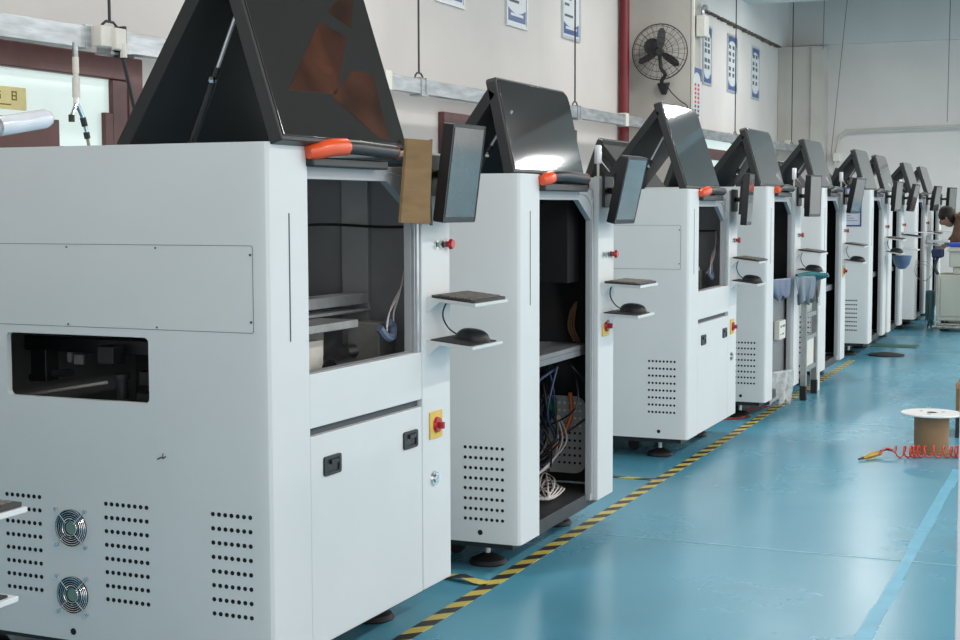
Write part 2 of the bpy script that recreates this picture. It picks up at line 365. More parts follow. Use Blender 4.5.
def tent(root, sgn, x_apex, z_apex, x_front, x_rear, H, y0=0.02, y1=0.83, handle=True, t=0.042, film=(), grip=9, names=('front_cover', 'rear_cover')):  # film: outlines of orange-brown patches laid over the smoked pane
    """two raised cover leaves meeting at an apex; sgn=+1 front pair, -1 mirrored rear pair about x=-D/2"""
    def fx(x): return x if sgn > 0 else -D - x
    for which, xf in ((0, x_front), (1, x_rear)):
        foot = Vector((fx(xf), 0, H + 0.004)); ap = Vector((fx(x_apex), 0, z_apex))
        vdir = (ap - foot); L = vdir.length - (.036 if which else 0); vdir.normalize()
        u = Vector((0, 1, 0)); nrm = u.cross(vdir)
        out = 1 if ((which == 0) == (sgn > 0)) else -1
        if nrm.x * out < 0: nrm = -nrm
        M = frame_m(foot, u, vdir, nrm)
        c = 0.045
        outl = [(y0, 0.0), (y1, 0.0), (y1, L - c), (y1 - 0.012, L - 0.016), (y1 - c, L), (y0 + 0.012, L), (y0, L - 0.012)]
        cover = obj(names[which], MB().plate(outl, [], -t, 0, M), FLAP if which == 0 else FLAPIN, root, bev=0.005)
        if which == 0:
            g = 0.009
            o2 = [(y0 + g, 0.012), (y1 - g, 0.012), (y1 - g, L - c - .005), (y1 - .012 - g * .8, L - .018 - g * .6), (y1 - c - .004, L - g), (y0 + .012 + g, L - g), (y0 + g, L - .020)]
            sw = obj('smoked_window', MB().plate(o2, [], 0.0, 0.004, M), SMOKE, cover, bev=0.0015)
            for fp in film: obj('orange_brown_patch', MB().plate(fp, [], 0.0041, 0.0046, M), ORBROWN, cover, label='orange-brown patch on the smoked pane')
            if handle:
                hz = H - 0.012; hx = 0.03 * 1
                hxx = fx(0.04 if x_front > 0 else 0.028); sx = 1 if sgn > 0 else -1
                pts = smoothpath([(fx(0.012), y0 + .17, hz - .012), (hxx + .004 * sx, y0 + .25, hz + .004), (hxx + .012 * sx, y0 + .35, hz + .008), (hxx + .010 * sx, y0 + .46, hz + .006), (hxx + .008 * sx, y1 - (.11 if grip == 9 else .17), hz + .002)], 5)
                obj('lift_handle', MB().tube(pts[max(grip - 1, 0):], 0.021, 12), BLACK, cover)
                if grip:
                    obj('handle_grip', MB().tube(pts[:grip], 0.024, 12, radii=[.018, .022] + [.025] * (grip - 2)), ORANGE, cover, label='orange grip end')
                    obj('handle_grip', MB().cyl(pts[-1], pts[-1] + Vector((0, .012, 0)), .022, .018, 12), ORANGE, cover, label='orange grip end')
                xa, xb = sorted((fx(-0.012), fx(0.025)))
                obj('latch_bar', MB().box(xa, xb, y0 + .18, y1 - .10, H - .062, H - .035), BLACK, cover, bev=0.006)
    # gas strut on the near side, inside the tent
    if sgn > 0:
        ap = Vector((x_apex, 0.10, z_apex)); ft = Vector((x_rear * 0.62 - 0.0, 0.10, H))
        top = Vector((x_apex + .035, 0.10, z_apex - .12)); m_ = ft.lerp(top, 0.46)
        s_ = obj('gas_strut', MB().cyl(ft, m_, 0.011, n=10), BLACK, root)
        obj('strut_rod', MB().cyl(m_, top, 0.0055, n=8), ALU, s_)
        obj('strut_ball', MB().lathe([(0.0, -.012), (.010, -.008), (.013, 0), (.010, .008), (0.0, .012)], m_ + Vector((-.01, -.014, -.035)), 10), CHROME, s_)

def add_monitor(root, H, off, yaw, tilt, roll=0, w=0.30, h=0.285, zc=None):
    zc = zc if zc else H - 0.055
    T = Matrix.Translation((off[0], off[1], zc)) @ Matrix.Rotation(yaw, 4, 'Z') @ Matrix.Rotation(tilt, 4, 'Y') @ Matrix.Rotation(roll, 4, 'X')
    mon = obj('monitor', MB().plate(rrect(-w / 2, w / 2, -h / 2, h / 2, .008, 3), [], -0.035, 0.0, T @ YZ).box(-.055, -.034, -w * .3, w * .3, -h * .3, h * .3, T), BLACK, root, bev=0.004)
    bz = 0.013
    obj('screen', MB().plate([(-w / 2 + bz, -h / 2 + bz * 1.4), (w / 2 - bz, -h / 2 + bz * 1.4), (w / 2 - bz, h / 2 - bz), (-w / 2 + bz, h / 2 - bz)], [], 0.0, 0.0015, T @ YZ), SCREEN, mon)
    obj('silver_rim', MB().plate(rrect(-w / 2, w / 2, -h / 2, h / 2, .008, 3), [rrect(-w / 2 + .004, w / 2 - .004, -h / 2 + .004, h / 2 - .004, .006, 3)], -0.004, 0.0012, T @ YZ), DARK, mon)
    a = T @ Vector((-.05, 0, 0))
    obj('bracket', MB().box(0.0, .012, PY + .05, PY + .17, zc - .07, zc + .06).tube([(0.008, PY + .11, zc), ((a.x + .01) / 2, (PY + .11 + a.y) / 2, zc), a], 0.014, 8), DARK, mon)

def machine(i, label, door=False, side_window=False, fans=False, grids=((-.22, -.07, 8, .208, .477, 8),), side_panel=True,
            hood=(-.19, .45, -.02, -.45), rear=(-.19, .33, -.07, -.45), mon=(.10, .97, 0, 0, 0), nbtn=3, trayz=(1.055, .922), tilt=0.12,
            switch=True, slit=True, interior='dark', tent_w=(0.02, 0.83), film=(), grip=9, back=True):
    H = MH[i]; rz = -0.0232 if i == 1 else 0
    root = empty('printing_machine', (MX[i], MY[i], 0), rz); tag(root, label, 'machine', GROUP)
    # ---- cabinet shell
    mb = MB()
    holes = []
    if side_window: holes.append(rrect(-.901, -.396, .826, 1.010, .014, 4))
    mb.plate([(-D, B), (-.05, B), (-.05, H), (-D, H)], holes, -.02, 0, XZ)
    prof = [(-.05, 0), (-.022, 0)] + [(-.022 + .022 * sin(a), .022 - .022 * cos(a)) for a in [pi / 2 * k / 3 for k in range(1, 4)]] + [(0, .2), (-.045, .2), (-.045, .06), (-.05, .02)]
    mb.plate(prof, [], B, H - .0, XY)
    mb.plate([(-D, B), (-.03, B), (-.03, H), (-D, H)], [], 0, .02, frame_m((0, W, 0), (1, 0, 0), (0, 0, 1), (0, -1, 0)))
    mb.box(-D, -D + .02, .02, W - .02, B, H)
    mb.plate([(-D + .02, .02), (-.045, .02), (-.045, W - .02), (-D + .02, W - .02)],
             [[(-.60, .07), (-.07, .07), (-.07, .84), (-.60, .84)], [(-D + .07, .07), (-.74, .07), (-.74, .84), (-D + .07, .84)]], H - .015, H, XY)
    body = obj('cabinet_shell', mb, WHITE, root, ang=22)
    if slit:
        obj('air_slot', MB().plate(rrect(.1, .105, 1.004, 1.354, .002, 3), [], .0003, .0012, YZ), SEAM, body, label='thin dark vertical slot')
    # front frame plate round the opening
    zo = .905 if door else B + .045
    yo1 = .865
    bz = 1.246 if i == 1 else 1.165
    topz = H - .095
    opening = [(.225, zo), (yo1, zo), (yo1, topz - .085), (yo1 - .12, topz), (.225, topz)]
    plate_b = .905 if door else B + .005
    if not door: zo = B + .006
    opening = [(.205, zo + .001), (yo1, zo + .001), (yo1, topz - .085), (yo1 - .16, topz), (.205, topz)]
    fr = obj('front_frame', MB().plate([(.2, plate_b - .001), (PY, plate_b - .001), (PY, H - .05), (.2, H - .05)], [opening] if door else [], -.045, -.02, YZ) if door else MB().plate([(.2, topz), (yo1 - .16, topz), (yo1, topz - .085), (yo1, plate_b), (PY, plate_b), (PY, H - .05), (.2, H - .05)], [], -.045, -.02, YZ), WHITE2, root, bev=0.003)
    # rounded outer moulding
    arch = smoothpath([(-.018, PY - .03, zo + .03), (-.018, PY - .03, H - .20), (-.018, PY - .045, H - .115), (-.018, PY - .11, H - .075), (-.018, PY - .20, H - .068)], 6)
    obj('rounded_trim', MB().tube(arch, .004, 6), WHITE2, fr)
    if door:
        obj('guide_rail', MB().box(-.019, -.008, .866, .871, .906, H - .12).box(-.019, -.002, .875, .882, .906, H - .12).box(-.019, -.006, .888, .897, .906, H - .12), ALU, fr)
    # control post
    post = obj('control_post', MB().box(-.045, 0, PY + .004, W - .003, B, H), WHITE, root, bev=0.004)
    nb = nbtn
    for k in range(nb):
        y = PY + .185 - .040 * (nb - 1 - k)
        if k == nb - 1:
            obj('emergency_button', MB().cyl((0, y, bz), (.018, y, bz), .010, n=14).cyl((.016, y, bz), (.027, y, bz), .018, .015, 16), RED, post, label='red mushroom button')
        else:
            obj('push_button', MB().cyl((0, y, bz), (.008, y, bz), .014, .013, 14).cyl((.012, y, bz), (.015, y, bz), .010, .009, 12, mi=1), [CHROME, DARK if k else GREENT], post)
    if switch:
        sz = .655 if i != 2 else .90
        sz = {1: .655, 2: .862, 3: .655, 4: .66, 5: .84, 6: .84, 7: .84}.get(i, .66)
        obj('switch_plate', MB().box(0, .006, .95, 1.04, sz - .045, sz + .045), YELLOW, post, bev=.002)
        obj('rotary_switch', MB().cyl((.006, .995, sz), (.016, .995, sz), .027, .024, 18).box(.016, .034, .989, 1.001, sz - .012, sz + .010), RED, post, bev=.001)
    if door:
        obj('round_lock', MB().cyl((0, .985, .478), (.008, .985, .478), .026, .024, 18).cyl((.008, .985, .478), (.012, .985, .478), .014, n=12), CHROME, post)
        # lower front: cross panel and door
        obj('cross_panel', MB().box(-.045, 0, .201, PY, .750, .904), WHITE, root, bev=.003)
        obj('door_gap', MB().box(-.045, -.018, .201, PY, .722, .752), SEAM, root)
        dr = obj('front_door', MB().box(-.03, 0, .203, PY - .001, B, .727), WHITE, root, bev=.003)
        for y in (.318, .812):
            h_ = obj('door_latch', MB().plate(rrect(y - .048, y + .048, .604, .660, .008, 3), [rrect(y - .036, y + .036, .613, .651, .004, 3)], 0, .006, YZ).box(.0005, .002, y - .036, y + .036, .613, .651).box(.002, .008, y - .012, y + .03, .635, .648), BLACK, dr, label='black flush latch')
    else:
        obj('sill_beam', MB().box(-.052, -.03, .2, PY - .06, B - .02, B + .036), DARK, root, bev=.003)
    # side details
    sp = obj('perforations', MB(), HOLE, root) if False else None
    allm = MB()
    for g in grids:
        p = perf(*g); allm.add(p.v, p.f)
    if i < 6: allm.cyl((-.16 if i != 1 else -.681, .001, .158 if i != 1 else .147), (-.16 if i != 1 else -.681, -.001, .158 if i != 1 else .147), .010, n=12)
    if allm.v: obj('vent_perforations', allm, HOLE, body, smooth=False)
    if side_panel:
        x0, x1, z0, z1 = -1.2, -.05, 1.033, 1.268
        if i != 1: x0, x1, z0, z1 = -.80, -.045, 1.033, 1.268
        pn = obj('inspection_panel', MB().plate(rrect(x0, x1, z0, z1, .006, 3), [rrect(x0 + .0013, x1 - .0013, z0 + .0013, z1 - .0013, .005, 3)], .0004, .0009, XZ), SEAM, body, label='thin dark joint line of a screwed panel')
        ps = MB()
        for sx in ([-.99, -.672, -.365] if i == 1 else [-.5]):
            ps.cyl((sx, 0, z1 - .009), (sx, -.002, z1 - .009), .0028, n=8).cyl((sx, 0, z0 + .007), (sx, -.002, z0 + .007), .0028, n=8)
        for sz_ in (z0 + .03, z1 - .025): ps.cyl((x1 - .008, 0, sz_), (x1 - .008, -.002, sz_), .0035, n=8)
        obj('panel_screws', ps, SEAM, body, smooth=False)
    if fans:
        for fz in (.451, .255):
            fm = MB(); c = (-.679, 0, fz)
            fan_ = obj('vent_fan', MB().cyl((-.679, .004, fz), (-.679, -.0015, fz), .0545, n=32), HOLE, body)
            g_ = MB()
            for R_ in (.022, .0285, .035, .0415, .048, .054): g_.ring((-.679, -.006, fz), (0, 1, 0), R_, .0013, 32, 5)
            for a in (45, 135, 225, 315):
                ca, sa = cos(radians(a)), sin(radians(a))
                g_.cyl((-.679 + .02 * ca, -.008, fz + .02 * sa), (-.679 + .074 * ca, -.005, fz + .074 * sa), .0016, n=6)
                g_.cyl((-.679 + .074 * ca, -.0, fz + .074 * sa), (-.679 + .074 * ca, -.009, fz + .074 * sa), .0055, n=10)
            obj('finger_guard', g_, CHROME, fan_)
            bl = MB().cyl((-.679, .0, fz), (-.679, -.003, fz), .019, n=16)
            obj('hub', bl, GREENT, fan_)
    if i == 1:
        sc = MB().tube([(-.372, -.0008, .672), (-.36, -.0012, .678), (-.352, -.001, .676), (-.344, -.0008, .682)], .0022, 5).tube([(-.356, -.001, .676), (-.352, -.001, .69)], .0014, 5)
        obj('paint_scratch', sc, SEAM, body, label='small dark scuff in the paint')
    # ---- interior
    it = MB().box(-D + .03, -.05, W - .032, W - .022, B + .04, H - .03)             # far wall liner
    it.box(-D + .03, -.05, .022, .03, B + .04, H - .03) if not side_window else it.plate([(-D + .03, B + .04), (-.05, B + .04), (-.05, H - .03), (-D + .03, H - .03)], [rrect(-.92, -.38, .80, 1.03, .01, 2)], -.03, -.022, XZ)
    it.box(-D + .03, -D + .045, .03, W - .03, B + .04, H - .03)
    obj('liner', it, GREYIN if interior == 'deck' else (DARK if interior == 'grey' else HOLE), root)
    if interior == 'deck':
        p_ = obj('inner_column', MB().box(-.385, -.283, W - .055, W - .033, .9, H - .03), mat('mid_grey_liner', (0.34, 0.345, 0.35), 0.5, noise=0.06, nscale=5), root, bev=.003)
        obj('mid_screen', MB().box(-.62, -.60, .03, W - .04, 1.03, H - .03).box(-D + .05, -.60, .03, W - .04, 1.10, 1.12), DARK, root)  # the horizontal plate is unseen, added to keep the space below dark
        dk = obj('print_deck', MB().box(-.60, -.06, .21, W - .04, .80, .82), DARK, root)
        obj('rail', MB().box(-.36, -.28, .25, W - .06, 1.045, 1.08).box(-.36, -.27, .25, W - .06, 1.02, 1.03), ALU, dk, bev=.003)
        obj('rail', MB().box(-.26, -.12, .22, .70, .995, 1.02).box(-.26, -.245, .22, .70, .90, 1.0), mat('dull_rail', (.30, .30, .29), .4, .3, noise=.2), dk, bev=.003)
        obj('camera_block', MB().box(-.29, -.17, .93, 1.025, .82, .99), mat('dull_grey_block', (0.24, 0.24, 0.23), 0.45, noise=0.1), dk, bev=.004)
        obj('panel_block', MB().box(-.24, -.20, .40, .62, .82, .96), IVORY, dk, bev=.004)
        obj('motor', MB().box(-.22, -.08, .24, .60, .825, .86).cyl((-.12, .52, .88), (-.12, .64, .88), .03, n=16).cyl((-.14, .64, .92), (-.14, .70, .92), .022, n=12), BLACK, dk, bev=.003)
        wm = MB()
        for k in range(4):
            wm.tube(smoothpath([(-.09 - .006 * k, 1.02, 1.16 + .02 * k), (-.11 + .008 * k, .95 - .012 * k, 1.09), (-.10, .87 + .03 * (k % 2), 1.03), (-.09, .83 + .025 * ((k * 2) % 4), .965 + .01 * k)], 5), .0024, 6)
        obj('wire_bundle', wm, WIREW, dk)
        obj('blue_loom', MB().tube(smoothpath([(-.10, .80, .985), (-.09, .83, .955), (-.09, .87, .955), (-.10, .89, .985), (-.10, .86, 1.0)], 5), .014, 8), WIREG, dk)
        cb = MB().tube(smoothpath([(-.35, .35, H - .12), (-.36, .45, H - .20), (-.36, .60, H - .23), (-.34, .9, H - .23), (-.25, W - .05, H - .24), (-.12, W - .05, H - .24)], 6), .005, 6)
        obj('hanging_cable', cb, WIREB, root)
        obj('limit_switch', MB().box(-.07, -.05, .235, .265, H - .13, H - .09).box(-.07, -.052, .24, .26, H - .15, H - .13), BLACK, root, bev=.002)
    if interior == 'dark':
        obj('inner_shelf', MB().box(-.5, -.07, .225, .98, .715, .735).box(-.10, -.07, .225, .98, .69, .715), mat('shelf_grey', (0.16, 0.17, 0.18), 0.4, noise=0.1), root, bev=.003)
        obj('mid_screen', MB().box(-.62, -.60, .03, W - .04, B + .04, H - .03), HOLE, root)
    if interior == 'open':
        obj('inner_shelf', MB().box(-.42, -.07, .225, .98, .765, .785).box(-.12, -.07, .225, .98, .74, .765), mat('shelf_grey', (0.16, 0.17, 0.18), 0.4, noise=0.1), root, bev=.003)
        obj('mid_screen', MB().box(-.62, -.60, .03, W - .04, B + .04, H - .03), HOLE, root)
        pp = obj('perforated_backplate', MB().plate(rrect(-.46, -.11, .20, .54, .05, 5, (0, 1, 1, 0)), [], 0, .008, frame_m((0, W - .045, 0), (1, 0, 0), (0, 0, 1), (0, -1, 0))), mat('backplate_grey', (0.36, 0.37, 0.37), 0.5, noise=0.05), root)
        d1 = MB(); d2 = MB()
        for a in range(5):
            for b in range(9):
                q = ((-.135 - a * .024), .51 - b * .033)
                (d1 if b < 4 else d2).cyl((q[0], W - .052, q[1]), (q[0], W - .055, q[1]), .006, n=8)
        obj('white_studs', d1, IVORY, pp, label='white studs'); obj('plate_holes', d2, HOLE, pp)
        obj('relay_block', MB().box(-.25, -.10, .80, .95, 1.05, 1.40), HOLE, root, bev=.005)
        obj('green_terminal', MB().box(-.27, -.24, W - .10, W - .06, .45, .53), mat('green_terminal', (0.02, .14, .07), .5), root)
        rb = random.Random(3)
        for k in range(26):
            x0 = rb.uniform(-.40, -.10); y0 = rb.uniform(.75, 1.0)
            pts = smoothpath([(x0, y0, .70), (x0 + rb.uniform(-.1, .08), y0 + rb.uniform(-.2, .15), rb.uniform(.5, .6)), (rb.uniform(-.36, -.12), rb.uniform(.7, 1.03), rb.uniform(.3, .42)), (rb.uniform(-.45, -.2), rb.uniform(.6, 1.0), rb.uniform(.2, .26))], 6)
            obj('cable', MB().tube(pts, rb.choice([.004, .005, .007]), 6), WIREB if k % 3 else WIREN, root)
        for k, m_ in enumerate([WIREW, WIREW, WIREW]):
            obj('cable', MB().tube(smoothpath([(-.22, .98 + .02 * k, .46), (-.20 + .02 * k, .96, .36), (-.22, .93 - .03 * k, .26), (-.25, .72, .22)], 6), .0035, 6), m_, root, label='white cable')
        obj('cable', MB().tube(smoothpath([(-.17, 1.03, .56), (-.165, 1.03, .46), (-.20, .98, .36), (-.26, .90, .30)], 6), .010, 8), WIREO, root, label='orange cable')
        cw = MB()
        for k in range(6):
            c0 = (-.15 - .008 * k, .70 + .02 * k, .172 + .005 * k)
            cw.tube([(c0[0] + (.05 + .006 * k) * cos(t + .4 * k), c0[1] + (.15 + .01 * k) * sin(t), c0[2] + .006 + .006 * sin(3 * t + k)) for t in [2 * pi * j / 18 for j in range(18)]], .0035, 6, closed=True)
        obj('coiled_wire', cw, WIREW, root, label='loose coil of white wire')
        st = MB()
        for k in range(3):
            st.tube(smoothpath([(-.14 + .012 * k, 1.0, .787), (-.16 + .012 * k, .98, .85), (-.15 + .01 * k, .98, .92), (-.13, 1.0, .96)], 5), .005, 6)
        obj('copper_straps', st, COPPER, root, label='copper coloured straps')
        obj('terminal_screws', MB().box(-.2, -.19, .55, .62, 1.16, 1.175).box(-.2, -.19, .5, .6, 1.08, 1.09), IVORY, root)
    if interior == 'grey':
        obj('mid_screen', MB().box(-.075, -.06, .03, W - .04, B + .04, .80).box(-.62, -.60, .03, W - .04, .9, H - .03), GREYIN2, root)
        obj('electrical_box', MB().box(-.058, -.02, .52, .72, .475, .60), IVORY, root, bev=.004)
        tb = MB()
        for k, (a, b) in enumerate(((.74, .77), (.79, .80), (.82, .86), (.87, .89))): tb.box(-.0198, -.0192, a - .19, b - .19, .555, .57)
        for a, b in ((.74, .76), (.80, .85)): tb.box(-.0198, -.0192, a - .19, b - .19, .505, .515)
        obj('box_lettering', tb, SEAM, root)
    if side_window:
        wm_ = obj('window_mechanism', MB().box(-1.05, -.45, .24, .27, .93, .975).box(-.99, -.93, .20, .26, .84, .94).box(-.72, -.66, .18, .24, .905, .96).box(-.60, -.48, .22, .30, .84, .885), BLACK, root, bev=.004)
        obj('guide_rod', MB().cyl((-1.10, .25, .780), (-.74, .25, .842), .005, n=10), IVORY, wm_, label='bright guide rod')
        obj('slide_block', MB().box(-.84, -.825, .19, .2, .905, .935).box(-.815, -.78, .19, .2, .90, .93), GREYIN2, wm_, bev=.002)
        lb = MB().tube(smoothpath([(-1.02, .235, .845), (-.98, .235, .856), (-.86, .235, .868)], 4), .012, 8)
        obj('chain_link_arm', lb, DARK, wm_)
        obj('valve_knob', MB().cyl((-.66, .22, .80), (-.66, .22, .86), .018, n=14).cyl((-.66, .22, .86), (-.66, .22, .875), .024, n=14), DARK, wm_)
    # ---- feet and casters
    for fx_ in (-.20, -D + .15):
        for fy in (.17, .92):
            obj('levelling_foot', MB().cyl((fx_, fy, .03), (fx_, fy, B + .02), .011, n=8, mi=1).cyl((fx_, fy, .075), (fx_, fy, .09), .022, n=6, mi=1).lathe([(.070, 0), (.074, .006), (.066, .020), (.030, .036), (.016, .042)], (fx_, fy, 0), 24), [RUBBER, ALU], root)
    for fx_ in (-.38, -D + .35):
        for fy in (.28, .80):
            obj('caster', MB().cyl((fx_, fy - .012, .034), (fx_, fy + .012, .034), .034, n=18).box(fx_ - .02, fx_ + .02, fy - .022, fy + .022, .05, B + .01), RUBBER, root)
    obj('chassis_tray', MB().box(-D + .04, -.05, .05, W - .05, B - .03, B + .035), DARK, root)
    # ---- covers
    tent(root, 1, hood[0], H + hood[1], hood[2], hood[3], H, tent_w[0], tent_w[1], film=film, grip=grip)
    if back: tent(root, -1, rear[0], H + rear[1], rear[2], rear[3], H, tent_w[0], tent_w[1], handle=False, names=('back_front_cover', 'back_rear_cover'))
    else: obj('closed_lid', MB().plate(rrect(-D + .06, -.73, .05, .86, .02, 3), [], H - .012, H + .004, XY), FLAP, root, bev=.003)
    # ---- monitor
    if mon: add_monitor(root, H, (mon[0], mon[1]), mon[2], mon[3], mon[4], *(mon[5:7] if len(mon) > 6 else (.30, .285)), zc=mon[7] if len(mon) > 7 else None)
    # ---- trays
    if trayz:
        T1 = add_tray(root, trayz[0], tilt, .935, 1.20, 'keyboard_shelf')
        T2 = add_tray(root, trayz[1], tilt, .935, 1.18, 'mouse_shelf', .165)
        root['t'] = 0
        return root, T1, T2, rz
    return root, None, None, rz

def keyboard_mouse(i, root_info, kl, ml, detail=True):
    root, T1, T2, rz = root_info
    P = Matrix.Translation((MX[i], MY[i], 0)) @ Matrix.Rotation(rz, 4, 'Z')
    if kl:
        k = bpy.data.objects.new('keyboard', None); C.objects.link(k); k.empty_display_size = .05
        k.matrix_world = P @ T1 @ Matrix.Translation((.09, 1.065, .0085)); tag(k, kl, 'keyboard', 'keyboards on the control post shelves')
        obj('keyboard_body', MB().plate(rrect(-.078, .078, -.124, .132, .008, 3), [], 0, .008, XY), KEYB, k, bev=.003)
        mb = MB()
        for r in range(5):
            for c in range(14):
                mb.box(-.060 + r * .025, -.060 + r * .025 + .020, -.112 + c * .0168, -.112 + c * .0168 + .0145, .008, .0115)
        obj('keys', mb, KEYS, k, smooth=False)
    if ml:
        m = bpy.data.objects.new('computer_mouse', None); C.objects.link(m); m.empty_display_size = .05
        m.matrix_world = P @ T2 @ Matrix.Translation((.10, 1.075, .0085 + .003)); tag(m, ml, 'mouse', 'computer mice on the lower shelves')
        v = MB(); n = 18; prof = []
        rows = 9
        for r in range(rows + 1):
            ph = pi / 2 * r / rows; z = .038 * sin(ph); s_ = cos(ph) ** 0.7
            for kk in range(n):
                t = 2 * pi * kk / n; v.v.append(Vector((.062 * s_ * cos(t), .036 * s_ * sin(t), z)))
        for r in range(rows):
            for kk in range(n): v.f.append([r * n + kk, r * n + (kk + 1) % n, (r + 1) * n + (kk + 1) % n, (r + 1) * n + kk]); v.mi.append(0)
        v.f.append(list(range(n - 1, -1, -1))); v.mi.append(0)
        obj('mouse_body', v, BLACK, m, ang=60)
        obj('mouse_cable', MB().tube(smoothpath([(-.058, -.005, .012), (-.075, -.03, .03), (-.088, -.05, .06), (-.090, -.055, .09), (-.085, -.035, .128)], 5), .0028, 6), WIREB, m)
        p = bpy.data.objects.new('mouse_mat', None)
        pad = obj('mouse_mat', MB().plate(rrect(-.078, .070, -.115, .090, .006, 3), [], 0, .003, XY), mat('black_mat', (.02, .02, .022), .7, noise=.2), None)
        pad.matrix_world = P @ T2 @ Matrix.Translation((.085, 1.06, .0083)); tag(pad, ml.replace('black computer mouse', 'thin black mat under the mouse') if 'black computer mouse' in ml else ml + ' mat', 'mat', 'black mouse mats on the lower shelves')

PATCHES = [[(.111, .144), (.375, .15), (.54, .339), (.395, .371)], [(.347, .146), (.363, .128), (.569, .022), (.621, .024), (.64, .231), (.52, .237)], [(.462, .41), (.585, .375), (.651, .468), (.559, .460)]]  # orange-brown patch outlines for the largest machine's cover pane
R_ = {}
R_[0] = machine(0, 'nearest white machine, cut off at the left edge so only its shelf corners show', interior='dark', trayz=(.800, .632), tilt=0.0, mon=(.10, .97, 0, 0, 0))
R_[1] = machine(1, 'largest white machine, with two round fans and a rectangular window in its side', door=True, side_window=True, fans=True,
                grids=((-.191, -.07, 7, .256, .533, 8), (-.554, -.413, 8, .256, .532, 8), (-.914, -.793, 7, .257, .532, 8), ), hood=(-.145, .575, .038, -.505), interior='deck', mon=(.115, .985, .0, .13, 0, .245, .315, 1.475), tent_w=(.015, .735), back=False, film=PATCHES, trayz=(1.070, .930), tilt=.10)
R_[2] = machine(2, 'second white machine, its open front showing tangled cables and a grey shelf', hood=(-.105, .352, -.030, -.36), interior='open', nbtn=4, tilt=.05,
                side_panel=False, mon=(.12, .975, -.04, .22, 0, .25, .285), tent_w=(.02, .80), grip=5, trayz=(1.038, .910))
R_[3] = machine(3, 'third white machine with closed latched front door and tall tent of black covers', door=True, grids=((-.215, -.074, 8, .263, .538, 8),), hood=(-.170, .465, -.02, -.53), interior='deck',
                mon=(.105, .99, .12, .06, 0, .29, .30), tent_w=(.02, .76), grip=6)
R_[4] = machine(4, 'fourth white machine with pale bags hanging in its grey front opening', grids=((-.215, -.074, 8, .24, .50, 8),), hood=(-.155, .375, -.05, -.45), interior='grey', side_panel=False,
                mon=(.12, .99, -.12, .03, 0, .26, .285), switch=False, tent_w=(.02, .76), grip=3)
R_[5] = machine(5, 'fifth white machine with a small metal rack standing against its side', grids=((-.215, -.074, 8, .26, .53, 8),), hood=(-.155, .37, -.05, -.45), side_panel=False, mon=(.12, .93, -.14, .18, 0, .26, .285), tent_w=(.02, .76), grip=0)
R_[6] = machine(6, 'sixth white machine with a blue-framed notice on its side', grids=((-.215, -.11, 8, .24, .51, 8),), hood=(-.155, .37, -.05, -.45), side_panel=False, mon=(.12, 1.0, -.07, .08, 0), tent_w=(.02, .76), switch=False, grip=0)
R_[7] = machine(7, 'seventh white machine, just beyond the blue bowl-shaped cover, with a white sheet on its shelf', grids=(), hood=(-.155, .37, -.05, -.45), side_panel=False, mon=(.12, 1.0, -.05, .22, 0), tent_w=(.02, .76), switch=False, grip=0)
R_[8] = machine(8, 'eighth white machine, last but one, with a white bundle on its lower shelf', grids=(), hood=(-.155, .34, -.05, -.45), side_panel=False, mon=(.12, .98, -.10, .16, 0), tent_w=(.02, .76), switch=False, grip=0)
R_[9] = machine(9, 'farthest white machine of the row, standing behind the bending person', grids=(), hood=(-.155, .33, -.05, -.45), side_panel=False, mon=(.14, 1.02, -.20, .05, 0), tent_w=(.02, .76), switch=False, grip=0)

keyboard_mouse(0, R_[0], 'keyboard on the shelf at the left frame edge', None)
keyboard_mouse(1, R_[1], 'dusty grey keyboard on the upper shelf of the largest machine', 'black computer mouse on the lower shelf of the largest machine')
keyboard_mouse(2, R_[2], 'dusty grey keyboard on the second machine above its rotary switch', 'black computer mouse on the second machine just above its rotary switch')
keyboard_mouse(3, R_[3], 'keyboard on the shelf of the third machine with the latched door', 'black computer mouse on the lower shelf of the third machine')
keyboard_mouse(4, R_[4], 'small keyboard on the fourth machine above the hanging bags', 'black computer mouse on the fourth machine directly above the hanging bags')
keyboard_mouse(5, R_[5], 'small keyboard on the fifth machine, beyond the metal rack', 'black computer mouse on the fifth machine, beyond the metal rack')
keyboard_mouse(6, R_[6], 'small keyboard on the sixth machine, beyond the blue-framed notice', 'black computer mouse on the sixth machine, beyond the blue-framed notice')
keyboard_mouse(7, R_[7], 'small keyboard on the seventh machine, beyond the blue bowl shape', None)
keyboard_mouse(8, R_[8], 'tiny keyboard on the eighth machine near the beige trolley', None)

# M0 second tray mat (dark) corner in view
T = R_[0][2]; pad = obj('mouse_mat', MB().plate(rrect(-.078, .070, -.115, .105, .006, 3), [], 0, .003, XY), MATS['black_mat'])
pad.matrix_world = Matrix.Translation((MX[0], MY[0], 0)) @ T @ Matrix.Translation((.085, 1.06, .0083)); tag(pad, 'black mat on the lower shelf at the bottom left frame edge', 'mat', 'black mouse mats on the lower shelves')

# cardboard behind the first monitor
P1 = Matrix.Translation((MX[1], MY[1], 0)) @ Matrix.Rotation(-.0232, 4, 'Z')
cb = MB()
c0 = [(.045, .74), (.085, .835), (.025, .925)]; c1 = [(.045, .655), (.085, .77), (.030, .905)]
zt, zb = 1.575, 1.322
for k in range(2):
    a0, a1, b0, b1 = c0[k], c0[k + 1], c1[k], c1[k + 1]
    tx = -.008
    v = [(b0[0], b0[1] + .02, zb), (b1[0], b1[1] + .02, zb - .006 * (k + 1)), (a1[0], a1[1] - .02, zt), (a0[0], a0[1] - .02, zt + .004)]
    v += [(p[0] + tx, p[1] - .003, p[2]) for p in v]
    cb.add(v, [(0, 1, 2, 3), (7, 6, 5, 4), (0, 4, 5, 1), (1, 5, 6, 2), (2, 6, 7, 3), (3, 7, 4, 0)])
o = obj('cardboard_sheet', cb, CARD, smooth=False); o.matrix_world = P1
